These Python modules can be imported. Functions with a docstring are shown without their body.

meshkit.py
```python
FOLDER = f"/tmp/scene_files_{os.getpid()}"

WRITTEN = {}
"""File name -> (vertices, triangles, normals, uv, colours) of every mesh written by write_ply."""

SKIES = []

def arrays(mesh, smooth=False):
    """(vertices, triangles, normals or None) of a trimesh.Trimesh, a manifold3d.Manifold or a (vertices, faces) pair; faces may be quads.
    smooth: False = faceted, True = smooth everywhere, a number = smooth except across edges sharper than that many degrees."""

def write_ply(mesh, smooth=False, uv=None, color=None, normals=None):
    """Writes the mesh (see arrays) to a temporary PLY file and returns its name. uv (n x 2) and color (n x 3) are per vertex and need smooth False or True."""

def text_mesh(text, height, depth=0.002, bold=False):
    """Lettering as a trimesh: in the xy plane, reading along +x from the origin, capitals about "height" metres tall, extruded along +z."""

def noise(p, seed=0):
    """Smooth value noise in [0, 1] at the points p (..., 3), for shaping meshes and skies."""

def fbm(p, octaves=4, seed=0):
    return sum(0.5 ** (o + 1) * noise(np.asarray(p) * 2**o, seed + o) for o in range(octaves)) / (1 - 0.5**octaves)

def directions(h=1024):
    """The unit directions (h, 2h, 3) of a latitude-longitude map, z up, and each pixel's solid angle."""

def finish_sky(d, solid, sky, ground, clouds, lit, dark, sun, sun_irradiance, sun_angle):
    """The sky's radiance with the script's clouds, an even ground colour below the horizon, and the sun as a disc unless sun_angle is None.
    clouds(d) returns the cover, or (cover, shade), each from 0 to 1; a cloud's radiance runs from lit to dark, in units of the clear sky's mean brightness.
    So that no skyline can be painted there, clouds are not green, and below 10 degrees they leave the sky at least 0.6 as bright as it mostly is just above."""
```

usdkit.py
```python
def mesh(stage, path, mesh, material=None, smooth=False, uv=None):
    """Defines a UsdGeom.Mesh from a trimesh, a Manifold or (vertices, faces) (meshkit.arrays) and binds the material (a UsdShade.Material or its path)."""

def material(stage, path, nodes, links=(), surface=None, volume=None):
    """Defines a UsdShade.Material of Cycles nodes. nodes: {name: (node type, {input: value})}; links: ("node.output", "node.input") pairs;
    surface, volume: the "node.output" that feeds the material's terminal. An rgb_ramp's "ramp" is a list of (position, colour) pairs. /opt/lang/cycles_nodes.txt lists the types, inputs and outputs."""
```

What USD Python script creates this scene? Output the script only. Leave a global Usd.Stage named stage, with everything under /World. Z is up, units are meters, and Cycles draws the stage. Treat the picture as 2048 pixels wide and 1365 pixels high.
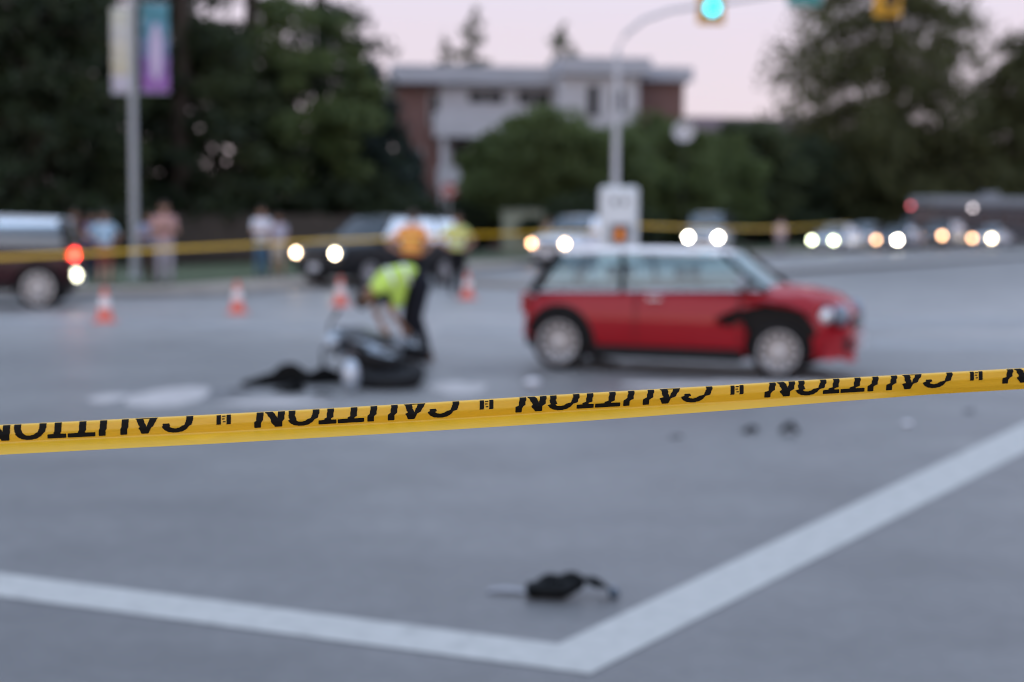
import math, random
import numpy as np, trimesh, manifold3d
from manifold3d import Manifold, Mesh as MMesh
from pxr import Usd, UsdGeom, UsdLux, UsdShade, Gf, Sdf, Vt
import usdkit, meshkit

stage = Usd.Stage.CreateInMemory()
UsdGeom.SetStageUpAxis(stage, UsdGeom.Tokens.z)
UsdGeom.SetStageMetersPerUnit(stage, 1.0)
UsdGeom.Xform.Define(stage, '/World')
UsdGeom.Scope.Define(stage, '/World/Looks')

# ------------------------------------------------------------------ camera
CAM_H, FPX, HOR, ROLL = 1.70, 3050.0, 437.0, math.radians(0.45)
PITCH = math.atan((682.5 - HOR) / FPX)
_F = np.array([0, math.cos(PITCH), -math.sin(PITCH)])
_R0 = np.array([1.0, 0, 0])
_U0 = np.cross(_R0, _F)
_R = math.cos(ROLL) * _R0 + math.sin(ROLL) * _U0
_U = math.cos(ROLL) * _U0 - math.sin(ROLL) * _R0
EYE = np.array([0, 0, CAM_H])
EXPOSURE = 0.33
cam = UsdGeom.Camera.Define(stage, '/World/camera')
M4 = Gf.Matrix4d(*_R, 0, *_U, 0, *(-_F), 0, *EYE, 1)
cam.AddTransformOp().Set(M4)
cam.CreateFocalLengthAttr(35.0)
cam.CreateHorizontalApertureAttr(35.0 * 2048 / FPX)
cam.CreateVerticalApertureAttr(35.0 * 1365 / FPX)
cam.CreateFStopAttr(1.72)
cam.CreateFocusDistanceAttr(1.99)
cam.CreateClippingRangeAttr(Gf.Vec2f(0.05, 5000))
cam.CreateExposureAttr(EXPOSURE)

def ray(px, py):
    return _F + _R * ((px - 1024) / FPX) + _U * ((682.5 - py) / FPX)
def gp(px, py, z=0.0):
    d = ray(px, py); t = (z - CAM_H) / d[2]
    return EYE + d * t
def at(px, py, Y):
    d = ray(px, py)
    return EYE + d * (Y / d[1])

# ------------------------------------------------------------------ sky and light (dusk, sun behind the camera)
SUN_AZ, SUN_EL = math.radians(205), math.radians(9.0)       # direction towards the sun
sky_mat = usdkit.material(stage, '/World/Looks/sky', {
    'sky': ('sky_texture', {'sky_type': 'single_scattering', 'sun_disc': False, 'sun_elevation': SUN_EL, 'sun_rotation': SUN_AZ,
                            'air_density': 1.0, 'aerosol_density': 1.2, 'ozone_density': 2.0, 'altitude': 60.0}),
    'tc': ('texture_coordinate', {}),
    'xyz': ('separate_xyz', {}),
    'veil': ('rgb_ramp', {'ramp': [(0.0, (5.65, 4.42, 5.05)), (0.12, (5.65, 4.65, 5.35)), (0.3, (5.3, 5.9, 7.5)), (1.0, (5.3, 7.0, 9.6))]}),
    'cl': ('noise_texture', {'scale': 2.2, 'detail': 4.0, 'roughness': 0.55}),
    'cr': ('map_range', {'from_min': 0.3, 'from_max': 0.75, 'to_min': 0.78, 'to_max': 0.92, 'clamp': True}),
    'mix': ('mix_color', {}),
    'bg': ('background_shader', {'strength': 0.13}),
}, [('tc.generated', 'xyz.vector'), ('xyz.z', 'veil.fac'), ('tc.generated', 'cl.vector'), ('cl.fac', 'cr.value'), ('cr.result', 'mix.fac'),
    ('sky.color', 'mix.a'), ('veil.color', 'mix.b'), ('mix.result', 'bg.color')], surface='bg.background')
dome = UsdLux.DomeLight.Define(stage, '/World/sky')
UsdShade.MaterialBindingAPI.Apply(dome.GetPrim()).Bind(sky_mat)
dome.GetPrim().SetCustomDataByKey('kind', 'structure')
sun = UsdLux.DistantLight.Define(stage, '/World/sun')
sun.CreateIntensityAttr(0.16); sun.CreateAngleAttr(70.0); sun.CreateNormalizeAttr(True); sun.CreateColorAttr(Gf.Vec3f(1.0, 0.86, 0.8))
_sd = np.array([math.sin(SUN_AZ) * math.cos(SUN_EL), math.cos(SUN_AZ) * math.cos(SUN_EL), math.sin(SUN_EL)])
sun.AddTransformOp().Set(Gf.Matrix4d().SetRotate(Gf.Rotation(Gf.Vec3d(0, 0, 1), Gf.Vec3d(*_sd))))

# ------------------------------------------------------------------ helpers: materials
MATS = {}
def mat(name, color, rough=0.6, metal=0.0, coat=0.0, var=0.0, vscale=3.0, bump=0.0, bscale=40.0, emit=None, estr=0.0, spec=0.5, transl=None, sheen=0.0):
    if name in MATS: return MATS[name]
    n = {'p': ('principled_bsdf', {'base_color': color, 'roughness': rough, 'metallic': metal, 'coat_weight': coat, 'specular_ior_level': spec, 'sheen_weight': sheen})}
    l = []
    if emit is not None:
        n['p'][1]['emission_color'] = emit; n['p'][1]['emission_strength'] = estr
    if var > 0 or bump > 0:
        n['g'] = ('texture_coordinate', {})
    if var > 0:
        n['n'] = ('noise_texture', {'scale': vscale, 'detail': 4.0, 'roughness': 0.6})
        c = np.array(color)
        n['r'] = ('rgb_ramp', {'ramp': [(0.25, tuple(c * (1 - var))), (0.5, tuple(c)), (0.75, tuple(np.minimum(c * (1 + var), 0.95)))]})
        l += [('g.object', 'n.vector'), ('n.fac', 'r.fac'), ('r.color', 'p.base_color')]
    if bump > 0:
        n['bn'] = ('noise_texture', {'scale': bscale, 'detail': 3.0})
        n['b'] = ('bump', {'strength': bump, 'distance': 0.01})
        l += [('g.object', 'bn.vector'), ('bn.fac', 'b.height'), ('b.normal', 'p.normal')]
    out = 'p.BSDF'
    if transl is not None:
        n['t'] = ('translucent_bsdf', {'color': transl}); n['m'] = ('mix_closure', {'fac': 0.35})
        l += [('p.BSDF', 'm.closure1'), ('t.BSDF', 'm.closure2')]; out = 'm.closure'
    MATS[name] = usdkit.material(stage, '/World/Looks/' + name, n, l, surface=out)
    return MATS[name]

def pane_mat(name, tint, refl=(0.9, 0.95, 1.0), ior=1.5):
    if name in MATS: return MATS[name]
    MATS[name] = usdkit.material(stage, '/World/Looks/' + name, {
        't': ('transparent_bsdf', {'color': tint}), 'g': ('glossy_bsdf', {'color': refl, 'roughness': 0.03}),
        'f': ('fresnel', {'IOR': ior}), 'm': ('mix_closure', {})},
        [('f.fac', 'm.fac'), ('t.BSDF', 'm.closure1'), ('g.BSDF', 'm.closure2')], surface='m.closure')
    return MATS[name]

# ------------------------------------------------------------------ helpers: prims
_names = {}
def path_for(name, parent=None):
    base = ('/World' if parent is None else str(parent.GetPath()))
    k = (base, name); i = _names.get(k, 0); _names[k] = i + 1
    return f'{base}/{name}' if i == 0 else f'{base}/{name}_{i:03d}'
def meta(p, label=None, cat=None, group=None, kind=None):
    for k, v in (('label', label), ('category', cat), ('group', group), ('kind', kind)):
        if v: p.SetCustomDataByKey(k, v)
    return p
def thing(name, label, cat, loc=(0, 0, 0), yaw=0.0, group=None, kind=None):
    x = UsdGeom.Xform.Define(stage, path_for(name))
    x.AddTranslateOp().Set(Gf.Vec3d(*map(float, loc))); x.AddRotateZOp().Set(math.degrees(yaw))
    return meta(x.GetPrim(), label, cat, group, kind)
def obj(name, mesh, m, parent=None, smooth=False, label=None, cat=None, group=None, kind=None):
    if isinstance(mesh, list): mesh = cat_m(mesh)
    p = usdkit.mesh(stage, path_for(name, parent), mesh, m, smooth=smooth).GetPrim()
    return meta(p, label, cat, group, kind)
def dup(src, label, loc, yaw=0.0, group=None):
    name = src.GetName().rsplit('_0', 1)[0]
    was = src.GetCustomData()
    r = thing(name, label, was['category'], loc, yaw, group or was.get('group'))
    x = UsdGeom.Xformable(r); ops = [o.Get() for o in x.GetOrderedXformOps()]
    r.GetReferences().AddInternalReference(src.GetPath()); r.SetInstanceable(True)
    return r

# ------------------------------------------------------------------ helpers: meshes
def cat_m(ms):
    vs, fs, o = [], [], 0
    for m in ms:
        v, f, _ = meshkit.arrays(m); vs.append(v); fs.append(f + o); o += len(v)
    return trimesh.Trimesh(np.vstack(vs), np.vstack(fs), process=False)
def tm(man):
    m = man.to_mesh(); return trimesh.Trimesh(m.vert_properties[:, :3], m.tri_verts, process=False)
def mani(t):
    if t.volume < 0: t = trimesh.Trimesh(t.vertices, t.faces[:, ::-1], process=False)
    return Manifold(MMesh(np.asarray(t.vertices, np.float32), np.asarray(t.faces, np.uint32)))
def box(x0, x1, y0, y1, z0, z1, ch=0.0):
    b = Manifold.cube([x1 - x0, y1 - y0, z1 - z0]).translate([x0, y0, z0])
    if ch > 0:
        c = np.array([[x0, y0, z0], [x1, y1, z1]]); pts = []
        for ax in range(3):
            a = c.copy(); a[0] += ch; a[1] -= ch; a[0, ax] -= ch; a[1, ax] += ch
            pts += [[a[i, 0], a[j, 1], a[k, 2]] for i in (0, 1) for j in (0, 1) for k in (0, 1)]
        b = Manifold.hull_points(np.array(pts))
    return tm(b)
def sph(p, r, seg=12):
    return Manifold.sphere(r, seg).translate([float(x) for x in p])
def cap(p, q, r0, r1=None, seg=12):
    return Manifold.batch_hull([sph(p, r0, seg), sph(q, r0 if r1 is None else r1, seg)])
def capm(p, q, r0, r1=None, seg=10): return tm(cap(p, q, r0, r1, seg))
def hullpts(pts): return tm(Manifold.hull_points(np.asarray(pts, float)))
def loft(rings, caps=True, closed=True):
    R = np.asarray(rings, float); n, k = R.shape[:2]
    v = R.reshape(-1, 3); f = []
    for i in range(n - 1):
        for j in range(k if closed else k - 1):
            a, b = i * k + j, i * k + (j + 1) % k
            f += [[a, b, b + k], [a, b + k, a + k]]
    if caps and closed:
        c0, c1 = len(v), len(v) + 1
        v = np.vstack([v, R[0].mean(0), R[-1].mean(0)])
        for j in range(k):
            f += [[c0, (j + 1) % k, j], [c1, (n - 1) * k + j, (n - 1) * k + (j + 1) % k]]
    t = trimesh.Trimesh(v, np.array(f), process=False)
    if caps and closed and t.volume < 0: t = trimesh.Trimesh(v, np.array(f)[:, ::-1], process=False)
    return t
def tube(pts, radii, seg=10):
    pts = np.asarray(pts, float); rings = []
    radii = np.broadcast_to(radii, len(pts))
    for i, p in enumerate(pts):
        d = pts[min(i + 1, len(pts) - 1)] - pts[max(i - 1, 0)]; d /= np.linalg.norm(d) + 1e-12
        a = np.cross(d, [0, 0, 1]) if abs(d[2]) < 0.95 else np.cross(d, [1, 0, 0]); a /= np.linalg.norm(a); b = np.cross(d, a)
        rings.append([p + radii[i] * (math.cos(t) * a + math.sin(t) * b) for t in np.linspace(0, 2 * math.pi, seg, endpoint=False)])
    return loft(rings)
def lathe(prof, seg=24, axis='z', ring=False):
    if ring: prof = list(prof) + [prof[0]]
    rings = [[(max(r, 1e-4) * math.cos(t), max(r, 1e-4) * math.sin(t), z) for t in np.linspace(0, 2 * math.pi, seg, endpoint=False)] for r, z in prof]
    t = loft(rings, caps=not ring)
    if axis == 'y': t = xf(t, rx=math.pi / 2)
    return t
def xf(t, loc=(0, 0, 0), rx=0, ry=0, rz=0, s=1.0):
    v = np.asarray(t.vertices) * s
    for ang, (i, j) in ((rx, (1, 2)), (ry, (2, 0)), (rz, (0, 1))):
        if ang:
            c, sn = math.cos(ang), math.sin(ang); a, b = v[:, i].copy(), v[:, j].copy()
            v[:, i], v[:, j] = c * a - sn * b, sn * a + c * b
    return trimesh.Trimesh(v + np.asarray(loc, float), t.faces, process=False)
def grid_patch(fn, nu, nv, thick=0.0):
    u, v = np.meshgrid(np.linspace(0, 1, nu), np.linspace(0, 1, nv), indexing='ij')
    P = np.array([[fn(a, b) for b in np.linspace(0, 1, nv)] for a in np.linspace(0, 1, nu)]).reshape(-1, 3)
    f = []
    for i in range(nu - 1):
        for j in range(nv - 1):
            a = i * nv + j; f += [[a, a + nv, a + nv + 1], [a, a + nv + 1, a + 1]]
    return trimesh.Trimesh(P, np.array(f), process=False)
def flat_poly(xy, z, thick=0.0):
    from shapely.geometry import Polygon
    g = Polygon(xy).buffer(0)
    if g.geom_type != 'Polygon': g = max(g.geoms, key=lambda q: q.area)
    if thick:
        t = trimesh.creation.extrude_polygon(g, thick, engine='earcut'); t.apply_translation([0, 0, z]); return t
    v, f = trimesh.creation.triangulate_polygon(g, engine='earcut')
    f = np.asarray(f); v = np.c_[v, np.full(len(v), z)]
    t = trimesh.Trimesh(v, f, process=False)
    if len(f) and t.face_normals[:, 2].mean() < 0: t = trimesh.Trimesh(v, f[:, ::-1], process=False)
    return t

# ------------------------------------------------------------------ ground, road, verges
asphalt = usdkit.material(stage, '/World/Looks/asphalt', {
    'g': ('geometry', {}),
    'n1': ('noise_texture', {'scale': 0.8, 'detail': 6.0, 'roughness': 0.68}), 'r1': ('rgb_ramp', {'ramp': [(0.28, (0.086, 0.084, 0.084)), (0.5, (0.122, 0.120, 0.120)), (0.72, (0.160, 0.157, 0.155))]}),
    'n2': ('noise_texture', {'scale': 110.0, 'detail': 3.0}), 'r2': ('rgb_ramp', {'ramp': [(0.3, (0.55, 0.55, 0.55)), (0.55, (1.0, 1.0, 1.0)), (0.72, (1.7, 1.68, 1.65))]}),
    'mp': ('mapping', {'scale': (0.10, 1.1, 1.0), 'rotation': (0, 0, 0.25)}), 'n3': ('noise_texture', {'scale': 0.9, 'detail': 3.0}),
    'r3': ('rgb_ramp', {'ramp': [(0.3, (0.86, 0.86, 0.87)), (0.7, (1.10, 1.10, 1.09))]}),
    'n5': ('noise_texture', {'scale': 8.0, 'detail': 5.0, 'roughness': 0.7}), 'r5': ('rgb_ramp', {'ramp': [(0.28, (0.80, 0.80, 0.81)), (0.5, (1.0, 1.0, 1.0)), (0.72, (1.2, 1.19, 1.18))]}), 'm5': ('mix_color', {'blend_type': 'multiply', 'fac': 1.0, 'use_clamp': False}),
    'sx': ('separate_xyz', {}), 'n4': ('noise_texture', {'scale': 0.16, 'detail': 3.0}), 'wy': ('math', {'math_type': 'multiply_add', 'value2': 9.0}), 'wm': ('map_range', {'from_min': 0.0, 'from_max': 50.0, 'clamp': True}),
    'r4': ('rgb_ramp', {'ramp': [(0.0, (0.50, 0.515, 0.54)), (0.20, (0.76, 0.77, 0.79)), (0.32, (1.0, 1.0, 1.0)), (0.46, (1.15, 1.15, 1.15)), (0.58, (2.1, 2.06, 2.04)), (0.74, (1.75, 1.72, 1.70)), (1.0, (1.2, 1.18, 1.17))]}), 'm3': ('mix_color', {'blend_type': 'multiply', 'fac': 1.0, 'use_clamp': False}),  # ramp along y: far grazing sheen and near vignetting painted into the colour
    'm1': ('mix_color', {'blend_type': 'multiply', 'fac': 1.0}), 'm2': ('mix_color', {'blend_type': 'multiply', 'fac': 1.0}),
    'b': ('bump', {'strength': 0.2, 'distance': 0.003}),
    'p': ('principled_bsdf', {'roughness': 0.46, 'specular_ior_level': 0.75}),
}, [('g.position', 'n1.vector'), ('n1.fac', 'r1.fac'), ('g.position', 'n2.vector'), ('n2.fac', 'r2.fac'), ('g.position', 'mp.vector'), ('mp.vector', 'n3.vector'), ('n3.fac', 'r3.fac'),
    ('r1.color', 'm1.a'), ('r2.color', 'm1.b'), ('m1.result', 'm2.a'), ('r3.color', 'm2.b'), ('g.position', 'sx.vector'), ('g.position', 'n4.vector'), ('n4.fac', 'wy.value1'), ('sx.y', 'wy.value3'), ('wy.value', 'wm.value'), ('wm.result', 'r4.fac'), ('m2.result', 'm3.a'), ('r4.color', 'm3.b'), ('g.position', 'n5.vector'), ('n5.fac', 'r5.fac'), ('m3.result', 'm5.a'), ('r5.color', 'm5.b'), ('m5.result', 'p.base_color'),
    ('n2.fac', 'b.height'), ('b.normal', 'p.normal')], surface='p.BSDF')
paint = usdkit.material(stage, '/World/Looks/road_paint', {
    'g': ('geometry', {}), 'n': ('noise_texture', {'scale': 9.0, 'detail': 8.0, 'roughness': 0.75}),
    'r': ('rgb_ramp', {'ramp': [(0.28, (0.28, 0.275, 0.265)), (0.44, (0.395, 0.39, 0.37)), (0.7, (0.47, 0.463, 0.44))]}),
    'p': ('principled_bsdf', {'roughness': 0.6})}, [('g.position', 'n.vector'), ('n.fac', 'r.fac'), ('r.color', 'p.base_color')], surface='p.BSDF')
paint_worn = mat('road_paint_worn', (0.27, 0.27, 0.275), 0.7, var=0.25, vscale=9)
concrete = mat('concrete', (0.31, 0.26, 0.215), 0.8, var=0.15, vscale=2.5, bump=0.2)
kerbstone = mat('kerb_concrete', (0.24, 0.225, 0.21), 0.8, var=0.2, vscale=2.0, bump=0.2)
grassm = mat('lawn_green', (0.055, 0.075, 0.03), 0.9, var=0.45, vscale=2.0, bump=0.6, bscale=25)
earth = mat('ground_earth', (0.07, 0.075, 0.045), 0.95, var=0.3, vscale=0.3)

obj('ground', flat_poly([(-700, -60), (700, -60), (700, 1400), (-700, 1400)], -0.02), earth, kind='structure')
DIR = np.array([0.534, 0.846]); NRM = np.array([-0.846, 0.534])
kl = [gp(*p)[:2] for p in ((-700, 606), (330, 594), (480, 590), (620, 578), (760, 566), (900, 551), (1000, 540), (1045, 533))]
corner = kl[-1]
far_end = corner + DIR * 220
road_poly = [(-60, -12), (60, -12), (150, 30), (150, 210), (corner + DIR * 220)] + kl[::-1] + [(-60, kl[0][1])]
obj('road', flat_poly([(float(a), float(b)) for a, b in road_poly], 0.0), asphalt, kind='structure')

def strip_along(line, off0, off1, z0, z1):
    """a solid strip following a polyline, between two sideways offsets"""
    L = np.asarray(line, float); rings = []
    for i in range(len(L)):
        d = L[min(i + 1, len(L) - 1)] - L[max(i - 1, 0)]; d /= np.linalg.norm(d); n = np.array([-d[1], d[0]])
        a, b = L[i] + n * off0, L[i] + n * off1
        rings.append([(*a, z0), (*b, z0), (*b, z1), (*a, z1)])
    return loft(rings)
kline = kl + [far_end]
obj('kerb', strip_along(kline, 0.0, 0.16, -0.01, 0.13), kerbstone, kind='structure')
from shapely.geometry import LineString
def side_band(line, o0, o1, z0, z1):
    L = LineString([tuple(map(float, p)) for p in line])
    g = L.buffer(o1, single_sided=True, join_style=1).difference(L.buffer(o0, single_sided=True, join_style=1)).buffer(-.001)
    gs = [q for q in getattr(g, 'geoms', [g]) if q.area > 1]
    t = cat_m([trimesh.creation.extrude_polygon(q, z1 - z0, engine='earcut') for q in gs]); t.apply_translation([0, 0, z0]); return t
obj('pavement', side_band(kline, 0.165, 2.3, -0.01, 0.12), concrete, kind='structure')
obj('grass_verge', side_band(kline, 2.31, 8.0, -0.01, 0.14), grassm, kind='stuff', label='mown green grass verge along the far pavement', cat='grass')
# median of pale concrete between the two halves of the right-hand road
med = [np.array([8.1, 47]) + DIR * t for t in (-12.5, -8, 0, 20, 45, 90)]
obj('traffic_island', strip_along(med, 0.12, 2.9, -0.01, 0.16), mat('island_concrete', (0.30, 0.29, 0.28), 0.8, var=0.15), kind='structure')
obj('kerb', strip_along(med, 0.0, 0.12, -0.01, 0.15), mat('island_kerb', (0.12, 0.115, 0.115), 0.85, var=0.2), kind='structure')
# painted lines
def quad(*pix, z=0.004): return flat_poly([tuple(gp(*p)[:2]) for p in pix], z)
obj('road_marking', quad((-400, 1097), (1117, 1290), (1180, 1350), (-400, 1142)), paint, kind='structure')
obj('road_marking', quad((1117, 1290), (2500, 632), (2500, 676), (1180, 1350)), paint, kind='structure')
obj('road_marking', quad((-200, 636), (720, 652), (720, 662), (-200, 645)), paint_worn, kind='structure')
obj('road_marking', quad((880, 658), (1060, 660), (1060, 668), (880, 666)), paint_worn, kind='structure')
obj('road_marking', quad((1700, 640), (2400, 634), (2400, 648), (1700, 655)), paint_worn, kind='structure')
obj('road_marking', quad((1740, 684), (2400, 690), (2400, 706), (1740, 697)), paint_worn, kind='structure')

# dusty patches of absorbent powder and dark fluid stains on the asphalt
def blob_patch(c, rx, ry, h, seed, rot=0.0, rough=0.35):
    ns, nr = 40, 7
    P = [[c[0], c[1], h + 0.002]]
    for i in range(1, nr + 1):
        t = i / nr
        for k in range(ns):
            a = 2 * math.pi * k / ns
            w = 1 + rough * (meshkit.noise(np.array([[math.cos(a) * 2 + 9, math.sin(a) * 2 + 5, seed * 3.1]]), seed)[0] - 0.5) * 2
            x, y = rx * t * w * math.cos(a), ry * t * w * math.sin(a)
            xx, yy = x * math.cos(rot) - y * math.sin(rot), x * math.sin(rot) + y * math.cos(rot)
            zz = 0.003 + h * (1 - t * t) * (0.6 + 0.8 * meshkit.noise(np.array([[xx * 3, yy * 3, seed]]), seed)[0])
            P.append([c[0] + xx, c[1] + yy, zz])
    f = [[0, 1 + k, 1 + (k + 1) % ns] for k in range(ns)]
    for i in range(nr - 1):
        for k in range(ns):
            a, b = 1 + i * ns + k, 1 + i * ns + (k + 1) % ns
            f += [[a, a + ns, b + ns], [a, b + ns, b]]
    return trimesh.Trimesh(np.array(P), np.array(f), process=False)
powder = mat('absorbent_powder', (0.43, 0.40, 0.39), 0.95, var=0.2, vscale=6, bump=0.4)
for px, py, rx, ry, lab in (
        (345, 793, 0.38, 0.80, 'wide pale patch of absorbent powder on the road left of the wreck'),
        (215, 797, 0.16, 0.35, 'small faint powder patch farthest left on the asphalt'),
        (910, 775, 0.30, 0.5, 'pale powder patch between the wreck and the red car'),
        (560, 806, 0.55, 0.25, 'thin powder smear in front of the dark fairing pieces'),
        (1560, 770, 0.75, 0.45, 'pinkish powder spread beside the front wheel of the red car'),
        (1345, 771, 0.62, 0.28, 'thin powder spread beside the sill of the red car')):
    c = gp(px, py)
    obj('powder_patch', blob_patch(c, rx, ry, 0.012, px), powder, label=lab, cat='powder', group='powder patches on the road', smooth=True)
stain = mat('oil_stain', (0.085, 0.085, 0.09), 0.45, var=0.2)
for px, py, rx, ry, lab in ((1000, 742, 0.55, 0.5, 'dark damp stain on asphalt beside the red car'), (430, 787, 0.3, 0.5, 'dark fluid stain left of the fairing pieces')):
    c = gp(px, py)
    obj('fluid_stain', blob_patch(c, rx, ry, 0.001, px + 1), stain, label=lab, cat='stain', smooth=True)

# ------------------------------------------------------------------ foreground caution tape
tape_y = usdkit.material(stage, '/World/Looks/tape_yellow', {
    'p': ('principled_bsdf', {'base_color': (0.86, 0.50, 0.012), 'roughness': 0.40, 'specular_ior_level': 0.6, 'coat_weight': 0.5, 'coat_roughness': 0.22, 'coat_ior': 1.5}),
    't': ('translucent_bsdf', {'color': (0.78, 0.52, 0.04)}), 'm': ('mix_closure', {'fac': 0.3}),
    'g': ('geometry', {}), 'mp': ('mapping', {'scale': (14.0, 14.0, 60.0)}), 'n': ('noise_texture', {'scale': 2.0, 'detail': 3.0}),
    'b': ('bump', {'strength': 0.3, 'distance': 0.003}),
}, [('g.position', 'mp.vector'), ('mp.vector', 'n.vector'), ('n.fac', 'b.height'), ('b.normal', 'p.normal'),
    ('p.BSDF', 'm.closure1'), ('t.BSDF', 'm.closure2')], surface='m.closure')
tape_ink = mat('tape_ink', (0.006, 0.0055, 0.005), 0.6, spec=0.12)
T_DIR = np.array([1.0, 0.147]); T_DIR /= np.linalg.norm(T_DIR)
_T0 = np.array([-0.366, 1.93])
def _solve_t(px):
    k = (px - 1024) / FPX      # ignore the roll here: x = k*depth along the view axis
    from_t = lambda t: (_T0 + T_DIR * t)
    lo, hi = -3.0, 4.0
    for _ in range(50):
        m = 0.5 * (lo + hi); q = from_t(m)
        if q[0] / q[1] < k / math.cos(PITCH): lo = m
        else: hi = m
    return lo
_zk = []
for px, ytop in ((-400, 868), (0, 853), (250, 839.5), (500, 826), (750, 813), (1000, 799), (1250, 784), (1500, 769), (1750, 754), (2048, 738), (2500, 716)):
    t = _solve_t(px); q = _T0 + T_DIR * t
    _zk.append((t, at(px, ytop, q[1])[2]))
_zt, _zz = np.array(_zk).T
_pf = np.polyfit(_zt, _zz, 3)
U0, U1 = _solve_t(-330), _solve_t(2380)
def tape_point(u, v):
    """u: metres along the tape from left, v: metres down the front sheet from the top fold"""
    u = np.asarray(u, float); v = np.asarray(v, float)
    q = _T0[None] + T_DIR[None] * u[:, None]
    nx = np.array([T_DIR[1], -T_DIR[0]])                      # towards the viewer
    wob = meshkit.fbm(np.c_[u * 7, v * 30, 0 * u], 3, 4) - 0.5
    r = np.clip((u - 0.45) / 0.5, 0, 1)                       # the right end twists
    h3 = 0.0118 * (1 - 0.38 * r)                              # height of the lowest band
    c0, c1, c2 = 0.004, 0.0135 + 0.0008 * np.sin(u * 5), 0.0235 + 0.0008 * np.sin(u * 3 + 1)
    an = np.clip(v / c0, 0, 1) * 1.15
    b0, b1, b2 = np.clip((v - c0) / (c1 - c0), 0, 1), np.clip((v - c1) / (c2 - c1), 0, 1), np.clip((v - c2) / 0.0135, 0, 1.0)
    out = 0.0034 * np.sin(an) + 0.0012 * b0 - 0.0022 * b1 * (0.8 + 0.4 * np.sin(u * 4)) + (0.0195 - 0.0215 * r) * b2 + 0.0018 * wob
    down = 0.0034 * (1 - np.cos(an)) + (c1 - c0) * b0 + (c2 - c1) * b1 + h3 * b2
    z = np.polyval(_pf, u) - down + 0.0006 * (meshkit.noise(np.c_[u * 9, 0 * u, 0 * u + 3], 2) - 0.5)
    return np.c_[q + nx[None] * out[:, None], z]
tape = thing('caution_tape', 'taut yellow caution tape with black lettering stretched across the whole view in front', 'caution tape')
nu, vs_ = 900, np.r_[np.linspace(0, 0.004, 8), np.linspace(0.005, 0.037, 27)]
uu, vv = np.meshgrid(np.linspace(U0, U1, nu), vs_, indexing='ij')
front = tape_point(uu.ravel(), vv.ravel()).reshape(nu, len(vs_), 3)
back_v = np.linspace(0.0, 0.030, 12)
nrm3 = np.array([T_DIR[1], -T_DIR[0], 0])
back = np.stack([front[:, 0] - nrm3 * (0.0025 + 0.005 * math.sin(min(b / 0.006, 1) * 1.57)) - np.array([0, 0, b * 1.0]) + np.array([0, 0, 0.0008 * math.cos(b * 400)]) for b in back_v], 1)
whole = np.concatenate([back[:, ::-1], front], 1)
k = whole.shape[1]
ff = [[[i * k + j, (i + 1) * k + j, (i + 1) * k + j + 1], [i * k + j, (i + 1) * k + j + 1, i * k + j + 1]] for i in range(nu - 1) for j in range(k - 1)]
obj('tape_band', trimesh.Trimesh(whole.reshape(-1, 3), np.array(ff).reshape(-1, 3), process=False), tape_y, tape, smooth=True)
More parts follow.
